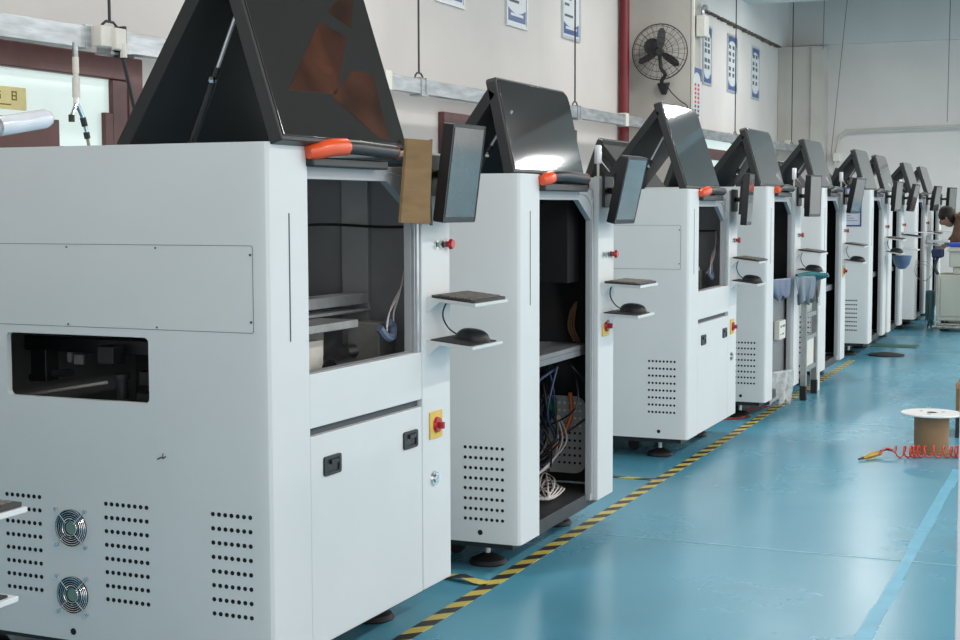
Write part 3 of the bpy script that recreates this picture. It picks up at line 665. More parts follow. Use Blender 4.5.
tag(o, 'folded brown cardboard sheet stuck behind the monitor of the largest machine', 'cardboard')

# signal lamps on post tops
def signal_lamp(i, label, h=.16, tilt=0):
    e = empty('signal_lamp', (MX[i] - .022, MY[i] + PY + .06, MH[i])); tag(e, label, 'lamp', 'white signal lamps on the post tops')
    obj('pole', MB().cyl((0, 0, 0), (0, 0, .06), .006, n=8).cyl((0, 0, 0), (0, 0, .006), .016, n=12), IVORY, e)
    obj('lamp_head', MB().lathe([(.012, .058), (.0155, .062), (.0155, .132), (.012, .137)], n=16), LAMPW, e)
    obj('side_arm', MB().tube([(0.01, 0.0, .075), (.03, .012, .045), (.045, .02, .025)], .0025, 6), IVORY, e)
signal_lamp(2, 'upright white signal lamp beside the monitor of the second machine')
signal_lamp(4, 'upright white signal lamp on the fourth machine, partly behind its monitor')
signal_lamp(5, 'upright white signal lamp on the fifth machine, partly behind its monitor')
signal_lamp(7, 'tiny white signal lamp on the seventh machine')
# tilted lamp, near left
e = empty('signal_lamp', (-2.052, 1.96, 1.50)); tag(e, 'milky tilted cylindrical lamp at the left frame edge in front of the window', 'lamp')
A = Vector((-2.10, 2.40, 1.535)) - e.location; Bv = Vector((-2.075, 2.55, 1.562)) - e.location
d = (Bv - A).normalized(); A2 = A - d * .02
obj('lamp_arm', MB().tube([(0, 0, 0), (0, .02, .03), tuple(A2 - d * .12), tuple(A2)], .006, 8), IVORY, e)
obj('lamp_head', MB().tube([A2, A2 + d * .004, A2 + d * .03, Bv - d * .018, Bv - d * .006, Bv], .02, 16, radii=[.014, .0195, .0205, .0205, .016, .008]), LAMPW, e)
obj('lamp_base_ring', MB().cyl(A2 + d * .012, A2 + d * .03, .0212, n=18), mat('grey_lettered_ring', (.30, .30, .33), .4, noise=.5, nscale=80), e)

# ================================================================ WALL THINGS
# galvanised trunking
tr = empty('cable_trunking', (-4.70, 5, 2.2)); tag(tr, 'long galvanised steel cable trunking hanging along the left wall', 'trunking')
segs = [(2.0, 2.17), (6.15, 2.215), (6.30, 2.217), (9.43, 2.255), (9.6, 2.257), (15.6, 2.275), (24.3, 2.30)]
def tz(y):
    for (a, za), (b, zb_) in zip(segs, segs[1:]):
        if a <= y <= b: return za + (zb_ - za) * (y - a) / (b - a)
    return 2.3
for a, b in ((2.0, 6.05), (6.32, 9.30), (9.40, 12.0), (12.02, 14.93), (15.02, 19.6), (19.62, 24.38)):
    za, zb_ = tz(a), tz(b)
    v = []
    for y, z in ((a, za), (b, zb_)): v += [(-.04, y - 5, z - 2.2 - .055), (.04, y - 5, z - 2.2 - .055), (.04, y - 5, z - 2.2 + .055), (-.04, y - 5, z - 2.2 + .055)]
    obj('trunking_length', MB().add(v, [(0, 3, 2, 1), (4, 5, 6, 7), (0, 1, 5, 4), (1, 2, 6, 5), (2, 3, 7, 6), (3, 0, 4, 7)]), GALV, tr, bev=.003)
    for y, z in ((a + .03, za), (b - .03, zb_)):
        obj('joint_collar', MB().box(-.044, .044, y - 5 - .02, y - 5 + .02, z - 2.2 - .059, z - 2.2 + .059), GALV, tr, bev=.002)
for y in (9.33, 14.96):
    obj('end_box', MB().box(-.055, .055, y - 5 - .045, y - 5 + .06, tz(y) - 2.2 - .065, tz(y) - 2.2 + .075), IVORY, tr, bev=.006, label='ivory connector box')
for y in (6.25, 9.94, 13.44, 20.11, 24.1):
    h = empty('hanger_rod', (-4.70, y, tz(y) + .10)); tag(h, {6.25: 'thin black hanger rod above the white socket box near the window', 9.94: 'hanger rod holding the trunking between the first and second machines', 13.44: 'hanger rod crossing the third wall poster', 20.11: 'thin hanger rod passing between the small posters of the far wall', 24.1: 'hanger rod in front of the corner pillar'}[y], 'rod', 'rods the trunking hangs from')
    obj('rod', MB().cyl((0, 0, .0), (0, 0, 5.0 - tz(y) - .10), .008, n=8), DARK, h)
    obj('hook', MB().tube([(0, -.075, -.055), (0, -.06, -.02), (0, -.03, .0), (0, .03, .0), (0, .06, -.02), (0, .075, -.055)], .007, 6), DARK, h)
    obj('clamp', MB().box(-.046, .046, -.05, -.035, -.165, -.035).box(-.046, .046, .035, .05, -.165, -.035).box(-.05, .05, -.06, .06, -.17, -.158), GALV, h)
# far strings and pipe on the back wall
for k, (xa, za, xb, label) in enumerate(((-4.10, 2.15, -3.83, 'slanting cable hanging to the far trunking by the corner'), (-2.30, 2.68, -2.28, 'thin cable hanging at the right side of the far wall'), (-4.25, 3.9, -4.22, 'short thin cable beside the corner pillar at the top'))):
    h = obj('hanging_cable', MB().tube([(xa, 24.3, za), (xb, 24.2, 5.0)], .008, 6), mat('grey_cable', (.22, .20, .19), .6)); tag(h, label, 'cable')
pp = obj('wall_pipe', MB().tube(smoothpath([(-1.0, 24.87, 2.66), (-2.16, 24.87, 2.64), (-3.8, 24.87, 2.61), (-3.97, 24.87, 2.58), (-4.08, 24.87, 2.45), (-4.13, 24.87, 2.05)], 5), .022, 8), WALLD); tag(pp, 'grey pipe running across the far wall and bending down', 'pipe')
cbx = obj('socket_box', MB().box(-4.16, -4.05, 24.84, 24.999, 2.10, 2.24), IVORY, bev=.008); tag(cbx, 'small white socket box at the far corner under the slanting cable', 'socket box')
cbx = obj('socket_box', MB().box(-4.85, -4.735, 24.27, 24.37, 2.33, 2.44), IVORY, bev=.008); tag(cbx, 'small white socket box on the trunking before the corner pillar', 'socket box')
# red pipe
rp = empty('riser_pipe', (-4.93, 15.75, 0)); tag(rp, 'vertical dark red pipe on the wall left of the fan', 'pipe')
obj('pipe', MB().cyl((0, 0, 0), (0, 0, 5.0), .055, n=16), REDPIPE, rp)
# socket box with hook on trunking, near window
sb = empty('socket_box', (-4.64, 6.17, 2.215)); tag(sb, 'white twin socket box clamped on the trunking above the window', 'socket box')
obj('box_body', MB().box(-.02, .04, -.12, .0, -.045, .060), IVORY, sb, bev=.008)
obj('box_front', MB().box(.03, .065, -.035, .055, -.055, .055), IVORY, sb, bev=.008)
obj('cable_gland', MB().cyl((.06, .03, -.02), (.06, .03, -.09), .018, n=10), IVORY, sb)
obj('steel_clip', MB().box(-.04, .03, .085, .10, -.07, .075).box(-.04, .03, .085, .16, -.08, -.070), DARK, sb)
ck = obj('power_cable', MB().tube(smoothpath([(-4.585, 6.20, 2.13), (-4.58, 6.22, 2.05), (-4.57, 6.27, 1.86), (-4.56, 6.34, 1.6), (-4.55, 6.40, .6), (-4.5, 6.45, .02)], 5), .010, 8), WIREB); tag(ck, 'black power cable hanging from the white socket box', 'cable')
# air drop
ad = empty('air_drop', (-4.62, 5.87, 2.15)); tag(ad, 'white air drop pipe with forked brass couplings hanging from the trunking', 'air fitting')
obj('drop_pipe', MB().cyl((0, 0, .02), (0, 0, -.05), .014, n=12), GALV, ad)
obj('pipe_sleeve', MB().cyl((0, 0, -.05), (0, 0, -.13), .016, n=12).cyl((0, 0, -.15), (0, 0, -.245), .019, n=12).cyl((0, 0, -.13), (0, 0, -.15), .013, n=12), IVORY, ad)
obj('fork', MB().cyl((0, 0, -.24), (0, 0, -.275), .015, n=10).tube([(0, 0, -.27), (-.0, -.035, -.33), (0, -.04, -.36)], .011, 8).tube([(0, 0, -.27), (0, .04, -.33), (0, .075, -.42)], .011, 8), CHROME, ad)
obj('coupling', MB().cyl((0, -.04, -.33), (0, -.04, -.365), .015, n=10).cyl((0, .045, -.34), (0, .06, -.38), .015, n=10).cyl((0, .07, -.41), (0, .078, -.44), .015, n=10), DARK, ad)
obj('hose', MB().tube([(0, .078, -.44), (0, .12, -.60), (0, .16, -.76), (0, .3, -1.4), (0, .33, -2.1)], .008, 8), TUBE, ad)
# yellow sign on the pane
ys = empty('yellow_sign', (WX + .022, 5.72, 1.86)); tag(ys, 'yellow sign with dark characters on the window pane', 'sign')
obj('sign_board', MB().box(0, .008, -.42, .205, -.005, .105), SIGNY, ys, bev=.001)
tm = MB()
def glyph(tm, cy, cz, s, kind, x=.0085):
    def bar(a, b, c, d): tm.box(x, x + .001, cy + a * s, cy + b * s, cz + c * s, cz + d * s)
    if kind == 0: bar(-.5, -.35, -.5, .5); bar(.35, .5, -.5, .5); bar(-.5, .5, .35, .5); bar(-.5, .5, -.1, .05)
    if kind == 1: bar(-.4, .4, .25, .4); bar(-.4, -.2, 0, .4); bar(-.4, .4, -.07, .07); bar(.2, .4, -.4, .0); bar(-.4, .4, -.45, -.3); bar(-.07, .07, -.55, .55)
    if kind == 2: bar(-.4, -.25, -.5, .5); bar(.25, .4, -.5, .5); bar(-.4, .4, .35, .5); bar(-.4, .4, -.07, .07); bar(-.4, .4, -.5, -.35)
glyph(tm, -.125, .062, .045, 0); glyph(tm, -.0, .062, .045, 1); glyph(tm, .115, .062, .045, 2); glyph(tm, -.25, .062, .045, 2)
tm.box(.0085, .0095, -.08, .09, .014, .020)
obj('characters', tm, OLIVE, ys, smooth=False)

# posters on the left wall
def poster(y0, y1, z0, z1, style, label):
    e = empty('wall_poster', (WX, (y0 + y1) / 2, z0)); tag(e, label, 'poster', 'framed notices on the left wall')
    w_ = y1 - y0; h = z1 - z0; M = frame_m((0, -w_ / 2, 0), (0, 1, 0), (0, 0, 1), (1, 0, 0))
    obj('backing', MB().plate([(0, 0), (w_, 0), (w_, h), (0, h)], [], 0, .012, M), PAPER, e, bev=.002)
    obj('acrylic_frame', MB().plate([(0, 0), (w_, 0), (w_, h), (0, h)], [[(.03, .03), (w_ - .03, .03), (w_ - .03, h - .03), (.03, h - .03)]], .012, .020, M), ALU, e)
    i0, i1 = .05, w_ - .05
    if style == 'A':   # blue foot with white arc
        hb = .12
        arc = [(i0, .05), (i1, .05)] + [(i0 + (i1 - i0) * (1 - t / 10), .05 + hb * (.62 + .38 * (abs(t - 5) / 5) ** 2)) for t in range(11)]
        obj('blue_band', MB().plate(arc, [], .0122, .0132, M), BLUEP, e)
        tb = MB(); tb.plate([(i0 + .06, .10), (i1 - .06, .10), (i1 - .06, .125), (i0 + .06, .125)], [], .0133, .0138, M)
        obj('band_lettering', tb, PAPER, e)
        tx = MB(); z = .05 + hb + .05; k = 0
        while z < h - .12:
            l = [.55, .3, .45, .25][k % 4] * (i1 - i0)
            tx.plate([(i0 + .03, z), (i0 + .03 + l, z), (i0 + .03 + l, z + .025), (i0 + .03, z + .025)], [], .0122, .013, M); z += .06 if k % 3 else .11; k += 1
        obj('printed_text', tx, INK, e, smooth=False)
        obj('product_picture', MB().plate([(i1 - .14, h * .45), (i1 - .02, h * .45), (i1 - .04, h * .8), (i1 - .10, h * .8)], [], .0122, .013, M), INK, e)
    if style == 'B':   # portrait with blue top and bottom, rounded white centre
        hb = h * .17; r = (i1 - i0) / 2
        top = [(i0 - .02, h - .03), (i0 - .02, h - hb - .02)] + [(i0 + r - r * .86 * cos(pi * t / 8), h - hb - .02 + hb * .52 * sin(pi * t / 8)) for t in range(9)] + [(i1 + .02, h - hb - .02), (i1 + .02, h - .03)]
        bot = [(a, h - b) for a, b in top]
        obj('blue_band', MB().plate(top, [], .0122, .013, M), BLUEP, e)
        obj('blue_band', MB().plate(bot, [], .0122, .013, M), BLUEP, e)
        tx = MB(); rr = random.Random(int(y0 * 10)); z = hb + .08
        while z < h - hb - .02:
            for c in range(2):
                u = i0 + .04 + c * (i1 - i0) * .45; tx.plate([(u, z), (u + .09 + .05 * rr.random(), z), (u + .09 + .04 * rr.random(), z + .055), (u, z + .055)], [], .0122, .013, M)
            z += .075 + .05 * rr.random()
        obj('printed_text', tx, INK, e, smooth=False)
poster(10.87, 11.45, 3.02, 4.3, 'A', 'blue picture poster cut by the top frame edge, leftmost on the wall')
poster(12.39, 12.92, 3.00, 4.25, 'A', 'white wall poster with a blue foot, second from the left')
poster(13.87, 14.42, 3.04, 4.35, 'A', 'wall poster crossed by a hanger rod, left of the red pipe')
poster(19.44, 19.90, 3.00, 3.80, 'B', 'blue-ended wall notice just right of the pillar')
poster(20.83, 21.42, 3.00, 3.82, 'B', 'blue-ended wall notice in the middle of the three beyond the pillar')
poster(22.38, 22.93, 3.00, 3.80, 'B', 'blue-ended wall notice nearest the far corner')
# pillar banner (on +x face of the pillar)
pb = empty('pillar_banner', (-4.27, 16.335, 2.3)); tag(pb, 'narrow banner with red and dark characters under a blue top on the pillar', 'banner')
M = frame_m((0, 0, 0), (0, 1, 0), (0, 0, 1), (1, 0, 0))
obj('banner_board', MB().plate([(-.20, 0), (.20, 0), (.20, .62), (-.20, .62)], [], 0, .012, M), PAPER, pb, bev=.002)
obj('blue_band', MB().plate([(-.20, .62), (-.20, .48)] + [(-.16 + .16 * (1 - cos(pi * t / 8)), .48 + .09 * sin(pi * t / 8)) for t in range(9)] + [(.20, .48), (.20, .62)], [], .0122, .0135, M), BLUEP, pb)
tx = MB(); tx2 = MB()
for r in range(9):
    for c in range(2):
        (tx if r > 3 else tx2).plate([(-.10 + c * .13, .03 + r * .048), (-.03 + c * .13, .03 + r * .048), (-.03 + c * .13, .062 + r * .048), (-.10 + c * .13, .062 + r * .048)], [], .0122, .0135, M)
obj('red_characters', tx, REDINK, pb, smooth=False, label='red characters'); obj('dark_characters', tx2, INK, pb, smooth=False)
jb = empty('junction_box', (-4.255, 16.36, 3.26)); tag(jb, 'white junction box with a short bent pipe high on the pillar', 'junction box')
obj('box_body', MB().box(0, .10, -.10, .10, 0, .24), IVORY, jb, bev=.01)
obj('bent_pipe', MB().tube(smoothpath([(.05, 0, .24), (.05, 0, .30), (.05, .06, .35), (.05, .16, .35)], 4), .022, 8), GALV, jb)

# ---------------- industrial wall fan
fc = Vector((-4.54, 15.80, 3.06))
wf = empty('wall_fan', (-4.57, 16.09, 2.62)); tag(wf, 'round black industrial fan on the pillar', 'fan')
o_ = fc - wf.location
ax = Vector((.10, -1, .02)).normalized()
g = MB(); R0 = .305
for k, (rr, off) in enumerate(((R0, 0), (R0 * .92, .035), (R0 * .72, .055), (R0 * .5, .065), (R0 * .3, .07), (.05, .07))):
    g.ring(o_ + ax * off, ax, rr, .007 if k == 0 else .003, 40, 6)
a_ = ax.orthogonal().normalized(); b_ = ax.cross(a_)
for k in range(28):
    t = 2 * pi * k / 28; dv = a_ * cos(t) + b_ * sin(t)
    g.tube([o_ + dv * R0, o_ + dv * R0 * .92 + ax * .035, o_ + dv * R0 * .5 + ax * .065, o_ + dv * .05 + ax * .07], .0022, 4)
    if k % 2: g.tube([o_ + dv * R0, o_ + dv * R0 * .9 - ax * .05, o_ + dv * R0 * .4 - ax * .07, o_ + dv * .08 - ax * .07], .0022, 4)
obj('wire_guard', g, FANB, wf)
for k in range(3):
    t = radians(85 + 120 * k); dv = Vector((cos(t), 0, sin(t))); dv = (dv - ax * dv.dot(ax)).normalized(); tv = ax.cross(dv)
    v = []
    for r_, wd, tw in ((.04, .02, .02), (.09, .038, .03), (.17, .042, .025), (.235, .034, .018), (.262, .012, .01)):
        v += [o_ + dv * r_ + tv * wd + ax * tw, o_ + dv * r_ - tv * wd - ax * tw, o_ + dv * r_ - tv * wd - ax * (tw + .005), o_ + dv * r_ + tv * wd + ax * (tw - .005)]
    f = []
    for q in range(4):
        for s_ in range(4): f.append((q * 4 + s_, q * 4 + (s_ + 1) % 4, q * 4 + 4 + (s_ + 1) % 4, q * 4 + 4 + s_))
    f += [(3, 2, 1, 0), (16, 17, 18, 19)]
    obj('fan_blade', MB().add(v, f), FANB, wf)
mc = o_ - ax * .10 + Vector((-.085, 0, .06))
obj('hub', MB().cyl(o_ - ax * .05, o_ + ax * .055, .045, .036, 18), FANB, wf)
obj('motor', MB().cyl(o_ - ax * .20 + Vector((-.125, 0, .085)), o_ - ax * .08 + Vector((-.10, 0, .07)), .085, .095, 20).cyl(o_ - ax * .10 + Vector((-.04, 0, .02)), o_ - ax * .04, .05, .045, 16), FANB, wf)
obj('mount_arm', MB().tube(smoothpath([o_ - ax * .10 + Vector((-.02, 0, -.02)), o_ + Vector((-.01, .08, -.15)), o_ + Vector((.0, .10, -.19)), o_ + Vector((.03, .12, -.24)), (.0, -.10, .14), (0, -.06, .06)], 4), .022, 8), FANB, wf)
obj('wall_bracket', MB().add([(-.075, 0, .13), (.075, 0, .13), (.03, 0, -.01), (-.03, 0, -.01), (-.055, -.10, .11), (.055, -.10, .11), (.02, -.05, .0), (-.02, -.05, .0)], [(0, 1, 2, 3), (4, 7, 6, 5), (0, 4, 5, 1), (1, 5, 6, 2), (2, 6, 7, 3), (3, 7, 4, 0)]), FANB, wf, bev=.01)
obj('power_lead', MB().tube(smoothpath([(.03, -.06, .12), (.09, -.04, .02), (.19, -.02, -.08), (.27, -.02, -.14), (.30, -.02, -.25)], 5), .007, 6), WIREB, wf)

# ================================================================ FLOOR THINGS
o = obj('hazard_tape', MB().box(-2.04, -1.985, 3.0, 13.2, 0, .0015), HAZ); tag(o, 'long yellow and black striped tape along the machine row', 'floor tape')
pts = [(-2.22, 4.86, .004), (-2.17, 4.85, .012), (-2.12, 4.835, .02), (-2.07, 4.83, .008), (-2.02, 4.83, .003)]
v = []; 
for p in pts: v += [(p[0], p[1] - .022, p[2]), (p[0], p[1] + .022, p[2] + .004), (p[0], p[1] + .022, p[2] + .0055), (p[0], p[1] - .022, p[2] + .0015)]
f = []
for q in range(4):
    for s_ in range(4): f.append((q * 4 + s_, q * 4 + (s_ + 1) % 4, q * 4 + 4 + (s_ + 1) % 4, q * 4 + 4 + s_))
f += [(3, 2, 1, 0), (16, 17, 18, 19)]
o = obj('loose_tape', MB().add(v, f), HAZ); tag(o, 'short loose end of striped tape curling beside the largest machine', 'floor tape')
o = obj('loose_tape', MB().box(-2.30, -2.04, 7.02, 7.06, 0.0005, .003), HAZ); tag(o, 'short cross piece of striped tape between second and third machines', 'floor tape')
mb = MB(); rb = random.Random(5); y = 2.2
while y < 7.9:
    l = rb.uniform(.35, .6); w_ = rb.uniform(.019, .026) if y > 5 else .027; dx = rb.uniform(-.004, .004); mb.box(-.661 + dx - w_, -.661 + dx + w_, y, y + l, 0, .0010 + .0004 * rb.random()); y += l - .012
o = obj('blue_floor_line', mb, BLUET); tag(o, 'worn light blue tape line crossing the floor at right', 'floor tape')

# cable spool
sp = empty('cable_spool', (-.845, 8.42, 0)); tag(sp, 'cardboard spool with a white round flange standing on the blue floor', 'spool')
obj('core', MB().cyl((0, 0, .01), (0, 0, .215), .094, n=32), mat('brown_core', (.25, .16, .085), .8, noise=.08, nscale=10), sp)
obj('flange', MB().lathe([(.03, 0), (.165, .0), (.168, .005), (.165, .010), (.03, .010), (.028, .005)], (0, 0, .213), 48), mat('white_flange', (.75, .76, .76), .45, noise=.03), sp, bev=.001)
obj('flange', MB().lathe([(.03, 0), (.12, .0), (.12, .010), (.03, .010)], (0, 0, 0), 40), MATS['brown_core'], sp)
obj('hub_hole', MB().cyl((0, 0, .2232), (0, 0, .2242), .026, n=20), HOLE, sp)
sm = MB()
for t in (.6, 2.6, 4.6): sm.cyl((.07 * cos(t), .07 * sin(t), .2232), (.07 * cos(t), .07 * sin(t), .2240), .012, n=10)
obj('flange_marks', sm, GREYIN2, sp)
# red coil hose with air gun
ch = empty('coiled_air_hose', (-.85, 8.17, 0)); tag(ch, 'red coiled air hose lying on the floor in front of the spool', 'hose')
pts = []
n = 15 * 14
for k in range(n + 1):
    t = k / n; a = 2 * pi * 15 * t; x = -1.015 + t * .50; yy = 8.145 + t * .20; lean = .018 * sin(2 * pi * t * 2.3)
    pts.append((x + .85 + lean + .010 * cos(a), yy - 8.17 + .030 * cos(a), .036 + .031 * sin(a)))
obj('hose_coil', MB().tube(pts, .0045, 6), COIL, ch)
obj('hose_tail', MB().tube(smoothpath([(-.155, -.03, .03), (-.19, -.04, .055), (-.215, -.06, .045), (-.235, -.08, .02)], 5), .004, 6), COIL, ch)
ag = empty('air_gun', (-1.10, 8.12, 0)); tag(ag, 'yellow air gun with black hose end lying on the floor left of the spool', 'air gun')
obj('gun_body', MB().tube([(-.055, -.11, .013), (-.03, -.075, .02), (.0, -.02, .026), (.02, .02, .024)], .014, 10, radii=[.009, .014, .016, .012]), GUNY, ag)
obj('nozzle', MB().cyl((-.055, -.11, .013), (-.075, -.14, .009), .008, .004, 10), DARK, ag)
obj('trigger', MB().tube([(-.045, -.10, .012), (-.03, -.115, .006), (.0, -.06, .006)], .004, 6), GUNY, ag)
obj('hose_end', MB().tube(smoothpath([(.01, .0, .026), (.03, .02, .040), (.055, .025, .046), (.08, .03, .040)], 4), .007, 8), BLACK, ag)

# white cabinet at the right frame edge, carton beyond
wc = empty('white_cabinet', (.10, 3.45, 0)); tag(wc, 'tall white cabinet cut by the right frame edge', 'cabinet')
obj('cabinet_body', MB().box(-.374, .35, -.15, .45, .06, 1.45), mat('warm_white_enamel', (.78, .77, .78), .4, noise=.03), wc, bev=.004)
obj('plinth', MB().box(-.34, .32, -.12, .42, 0, .06), DARK, wc)
obj('cabinet_door', MB().box(-.30, .33, -.165, -.152, .08, 1.43), WHITE, wc, bev=.003)
obj('door_handle', MB().box(.25, .27, -.19, -.165, .7, .85), CHROME, wc, bev=.004)
bx = empty('cardboard_carton', (-.60, 9.15, .12)); tag(bx, 'brown carton on a dark block at the right frame edge behind the spool', 'carton')
obj('carton_body', MB().box(-.17, .2, -.15, .2, 0, .175), CARD, bx, bev=.003)
obj('carton_flap', MB().box(-.172, -.168, -.15, .2, .175, .20), CARD, bx)
dk = obj('dark_block', MB().box(-.77, -.42, 9.0, 9.35, 0, .119), DARK, bev=.005); tag(dk, 'dark block under the brown carton at the right edge', 'block')

# notice on machine 6
nt_ = empty('framed_notice', (-2.09, MY[6], 1.19)); tag(nt_, 'blue-framed paper notice on the side of the sixth machine', 'notice')
obj('notice_sheet', MB().plate([(-.14, 0), (.075, 0), (.075, .335), (-.14, .335)], [], .001, .003, XZ), mat('lilac_paper', (.55, .56, .66), .6), nt_)
obj('blue_frame', MB().plate([(-.15, -.01), (.085, -.01), (.085, .345), (-.15, .345)], [[(-.138, .004), (.073, .004), (.073, .331), (-.138, .331)]], .001, .006, XZ), mat('navy_frame', (.03, .04, .20), .4), nt_)
tx = MB()
for k in range(12): tx.plate([(-.12, .04 + k * .022), (.05 - .03 * (k % 3), .04 + k * .022), (.05 - .03 * (k % 3), .047 + k * .022), (-.12, .047 + k * .022)], [], .003, .0036, XZ)
obj('printed_lines', tx, mat('grey_ink', (.25, .26, .34), .7), nt_, smooth=False)

# things around machine 4
def drape(name, label, cat, x0, x1, y0, y1, ztop, depth, m, seed, group=None, thick=.004):
    rb = random.Random(seed); nx, nz = 14, 12; v = []; f = []
    for j in range(nz + 1):
        for i_ in range(nx + 1):
            s_ = i_ / nx; t = j / nz
            w_ = 1 - .35 * t * t
            x = (x0 + x1) / 2 + (s_ - .5) * (x1 - x0) * w_ + .016 * sin(s_ * 17 + seed) * t
            y = (y0 + y1) / 2 + (s_ - .5) * (y1 - y0) * w_ + .018 * cos(s_ * 13 + seed * 2 + t * 2) * (t + .15)
            z = ztop - depth * t * (1 - .22 * sin(pi * s_ * 2 + seed) ** 2)
            v.append((x, y, z))
    for j in range(nz):
        for i_ in range(nx): a = j * (nx + 1) + i_; f.append((a, a + 1, a + nx + 2, a + nx + 1))
    o = obj(name, MB().add(v, f), m, ang=180); md = o.modifiers.new('solid', 'SOLIDIFY'); md.thickness = thick
    return tag(o, label, cat, group)
y4 = MY[4]
drape('plastic_bag', 'pale blue plastic bag hanging below the shelf of the fourth machine, in front', 'bag', -1.915, -1.80, y4 + .78, y4 + .90, .892, .20, PBLUE, 2)
drape('plastic_bag', 'dull blue plastic bag hanging deeper in the opening of the fourth machine', 'bag', -2.00, -1.93, y4 + .42, y4 + .70, .885, .15, WIREG, 5)
tg = empty('teal_cloth', (-1.83, y4 + .90, .90)); tag(tg, 'folded teal cloth lying along the mouse shelf of the fourth machine', 'cloth')
mbt = MB(); rb = random.Random(9)
for k in range(4):
    mbt.tube(smoothpath([(-.08, -.10 + .03 * k, -.010), (-.02, -.04 + .025 * k, .004 - .012 * k), (.03, .0 + .02 * k, .002 - .010 * k), (.07 + .012 * k, .01 + .015 * k, -.004)], 5), .016, 8, radii=None)
obj('cloth_folds', mbt, TEAL, tg, ang=80)
drape('grey_cloth', 'dark grey rag hanging from the shelf beside the teal cloth', 'cloth', -1.86, -1.80, y4 + 1.0, y4 + 1.10, .885, .19, mat('grey_rag', (.14, .15, .16), .85, noise=.2), 8)
# metal rack + white board
rk = empty('metal_rack', (-1.915, 10.66, 0)); tag(rk, 'narrow grey metal rack with rounded top standing between fourth and fifth machines', 'rack')
ST = mat('dull_stainless', (.32, .33, .32), .35, .5, noise=.15)
for yy in (-.30, .12):
    obj('upright', MB().box(-.02, .02, yy - .02, yy + .02, .10, .68), ST, rk, bev=.003)
    obj('rubber_foot', MB().box(-.022, .022, yy - .022, yy + .022, 0, .10), RUBBER, rk)
obj('top_arch', MB().tube(smoothpath([(0, -.30, .66), (0, -.27, .71), (0, -.2, .73), (0, .06, .73), (0, .12, .70), (0, .12, .64)], 4), .02, 8), ST, rk)
for z in (.20, .42, .58): obj('crossbar', MB().box(-.015, .015, -.28, .10, z, z + .03), ST, rk)
obj('white_panel', MB().box(-.01, .004, -.24, .06, .23, .42), IVORY, rk, bev=.003)
wp = obj('white_board', MB().box(-1.955, -1.91, 10.83, 10.99, 0.0, .63), WHITE, bev=.004); tag(wp, 'tall narrow white board standing on the floor beside the metal rack', 'board')
drape('clear_film', 'crumpled clear plastic film at the foot of the fourth machine', 'plastic film', -2.02, -1.90, 9.62, 9.90, .27, .24, CLEAR, 3)
hz = obj('red_hose', MB().tube(smoothpath([(-2.35, 9.15, .008), (-2.2, 9.2, .008), (-2.10, 9.35, .008), (-2.15, 9.7, .008), (-2.05, 9.95, .008)], 5), .006, 6), mat('dull_red_hose', (.30, .03, .02), .5)); tag(hz, 'thin red hose lying on the floor under the fourth machine', 'hose')

# blue bowl + white sheets on far shelves
bl = obj('blue_cover', MB().lathe([(.01, -.13), (.04, -.122), (.075, -.08), (.09, -.02), (.092, 0), (.085, 0), (.068, -.07), (.01, -.115)], (MX[6] + .15, MY[6] + 1.08, .885), 20), mat('slate_blue_plastic', (.09, .14, .24), .35, noise=.1)); tag(bl, 'blue bowl-shaped cover hanging at the lower shelf of the sixth machine', 'cover')
ws = obj('white_sheet', MB().plate([(-.02, 0), (.30, .05), (.28, .25), (.0, .22)], [], 0, .006, Matrix.Translation((MX[7] + .02, MY[7] + .90, 1.085))), PAPER, bev=.002); tag(ws, 'white sheet lying on the upper shelf of the seventh machine', 'sheet')
ws = obj('white_sheet', MB().plate([(0, 0), (.25, .03), (.23, .3), (.0, .22)], [], 0, .03, Matrix.Translation((MX[8] + .02, MY[8] + .90, .94))), PAPER, bev=.008); tag(ws, 'white bundle on the lower shelf of the eighth machine', 'bundle')

# beige trolley
bt = empty('beige_trolley', (-1.30, 16.85, 0)); tag(bt, 'beige cabinet trolley with a chrome bumper base near the far machines', 'trolley')
obj('trolley_body', MB().box(-.34, .5, -.28, .35, .12, .62), BEIGE, bt, bev=.012)
obj('door_panel', MB().box(-.30, .12, -.29, -.279, .17, .58), mat('beige_panel', (.44, .46, .40), .5), bt, bev=.004)
obj('chrome_base', MB().tube([(-.37, -.3, .05), (.5, -.3, .05), (.5, .35, .05), (-.37, .35, .05)], .022, 10, closed=True).box(-.33, .48, -.26, .32, .065, .09), mat('worn_chrome', (.55, .52, .45), .25, .9, noise=.3, nscale=20), bt)
for cx in (-.28, .1, .42):
    for cy in (-.22, .28):
        obj('caster', MB().cyl((cx, cy - .015, .035), (cx, cy + .015, .035), .035, n=14).box(cx - .015, cx + .015, cy - .02, cy + .02, .06, .12), RUBBER, bt)
obj('push_rail', MB().tube(smoothpath([(-.33, -.24, .62), (-.37, -.24, .70), (-.33, -.24, .82), (-.28, -.24, .86)], 4), .016, 8), DARK, bt)
cr = empty('beige_crate', (-1.18, 16.83, .62)); tag(cr, 'beige plastic crate on top of the trolley', 'crate')
obj('crate_body', MB().box(-.34, .30, -.22, .22, .08, .30).box(-.30, .26, -.2, .2, .002, .08), BEIGE, cr, bev=.012)
obj('crate_rim', MB().box(-.36, .32, -.24, .24, .25, .275), BEIGE, cr, bev=.005)
bs = obj('blue_lid', MB().box(-1.54, -.86, 16.60, 17.05, .921, .96), BLUECR, bev=.01); tag(bs, 'bright blue lid lying on the beige crate', 'lid')  # flat lid over the crate top, kept as its own object
nb_ = obj('navy_pouch', MB().box(-1.70, -1.585, 16.55, 16.75, .80, .90), mat('navy_fabric', (.012, .02, .07), .8), bev=.02); 
nb_.parent = bt; nb_.location = (1.30, -16.85, 0)
nb_['label'] = 'navy pouch on the rail'
wl = MB()
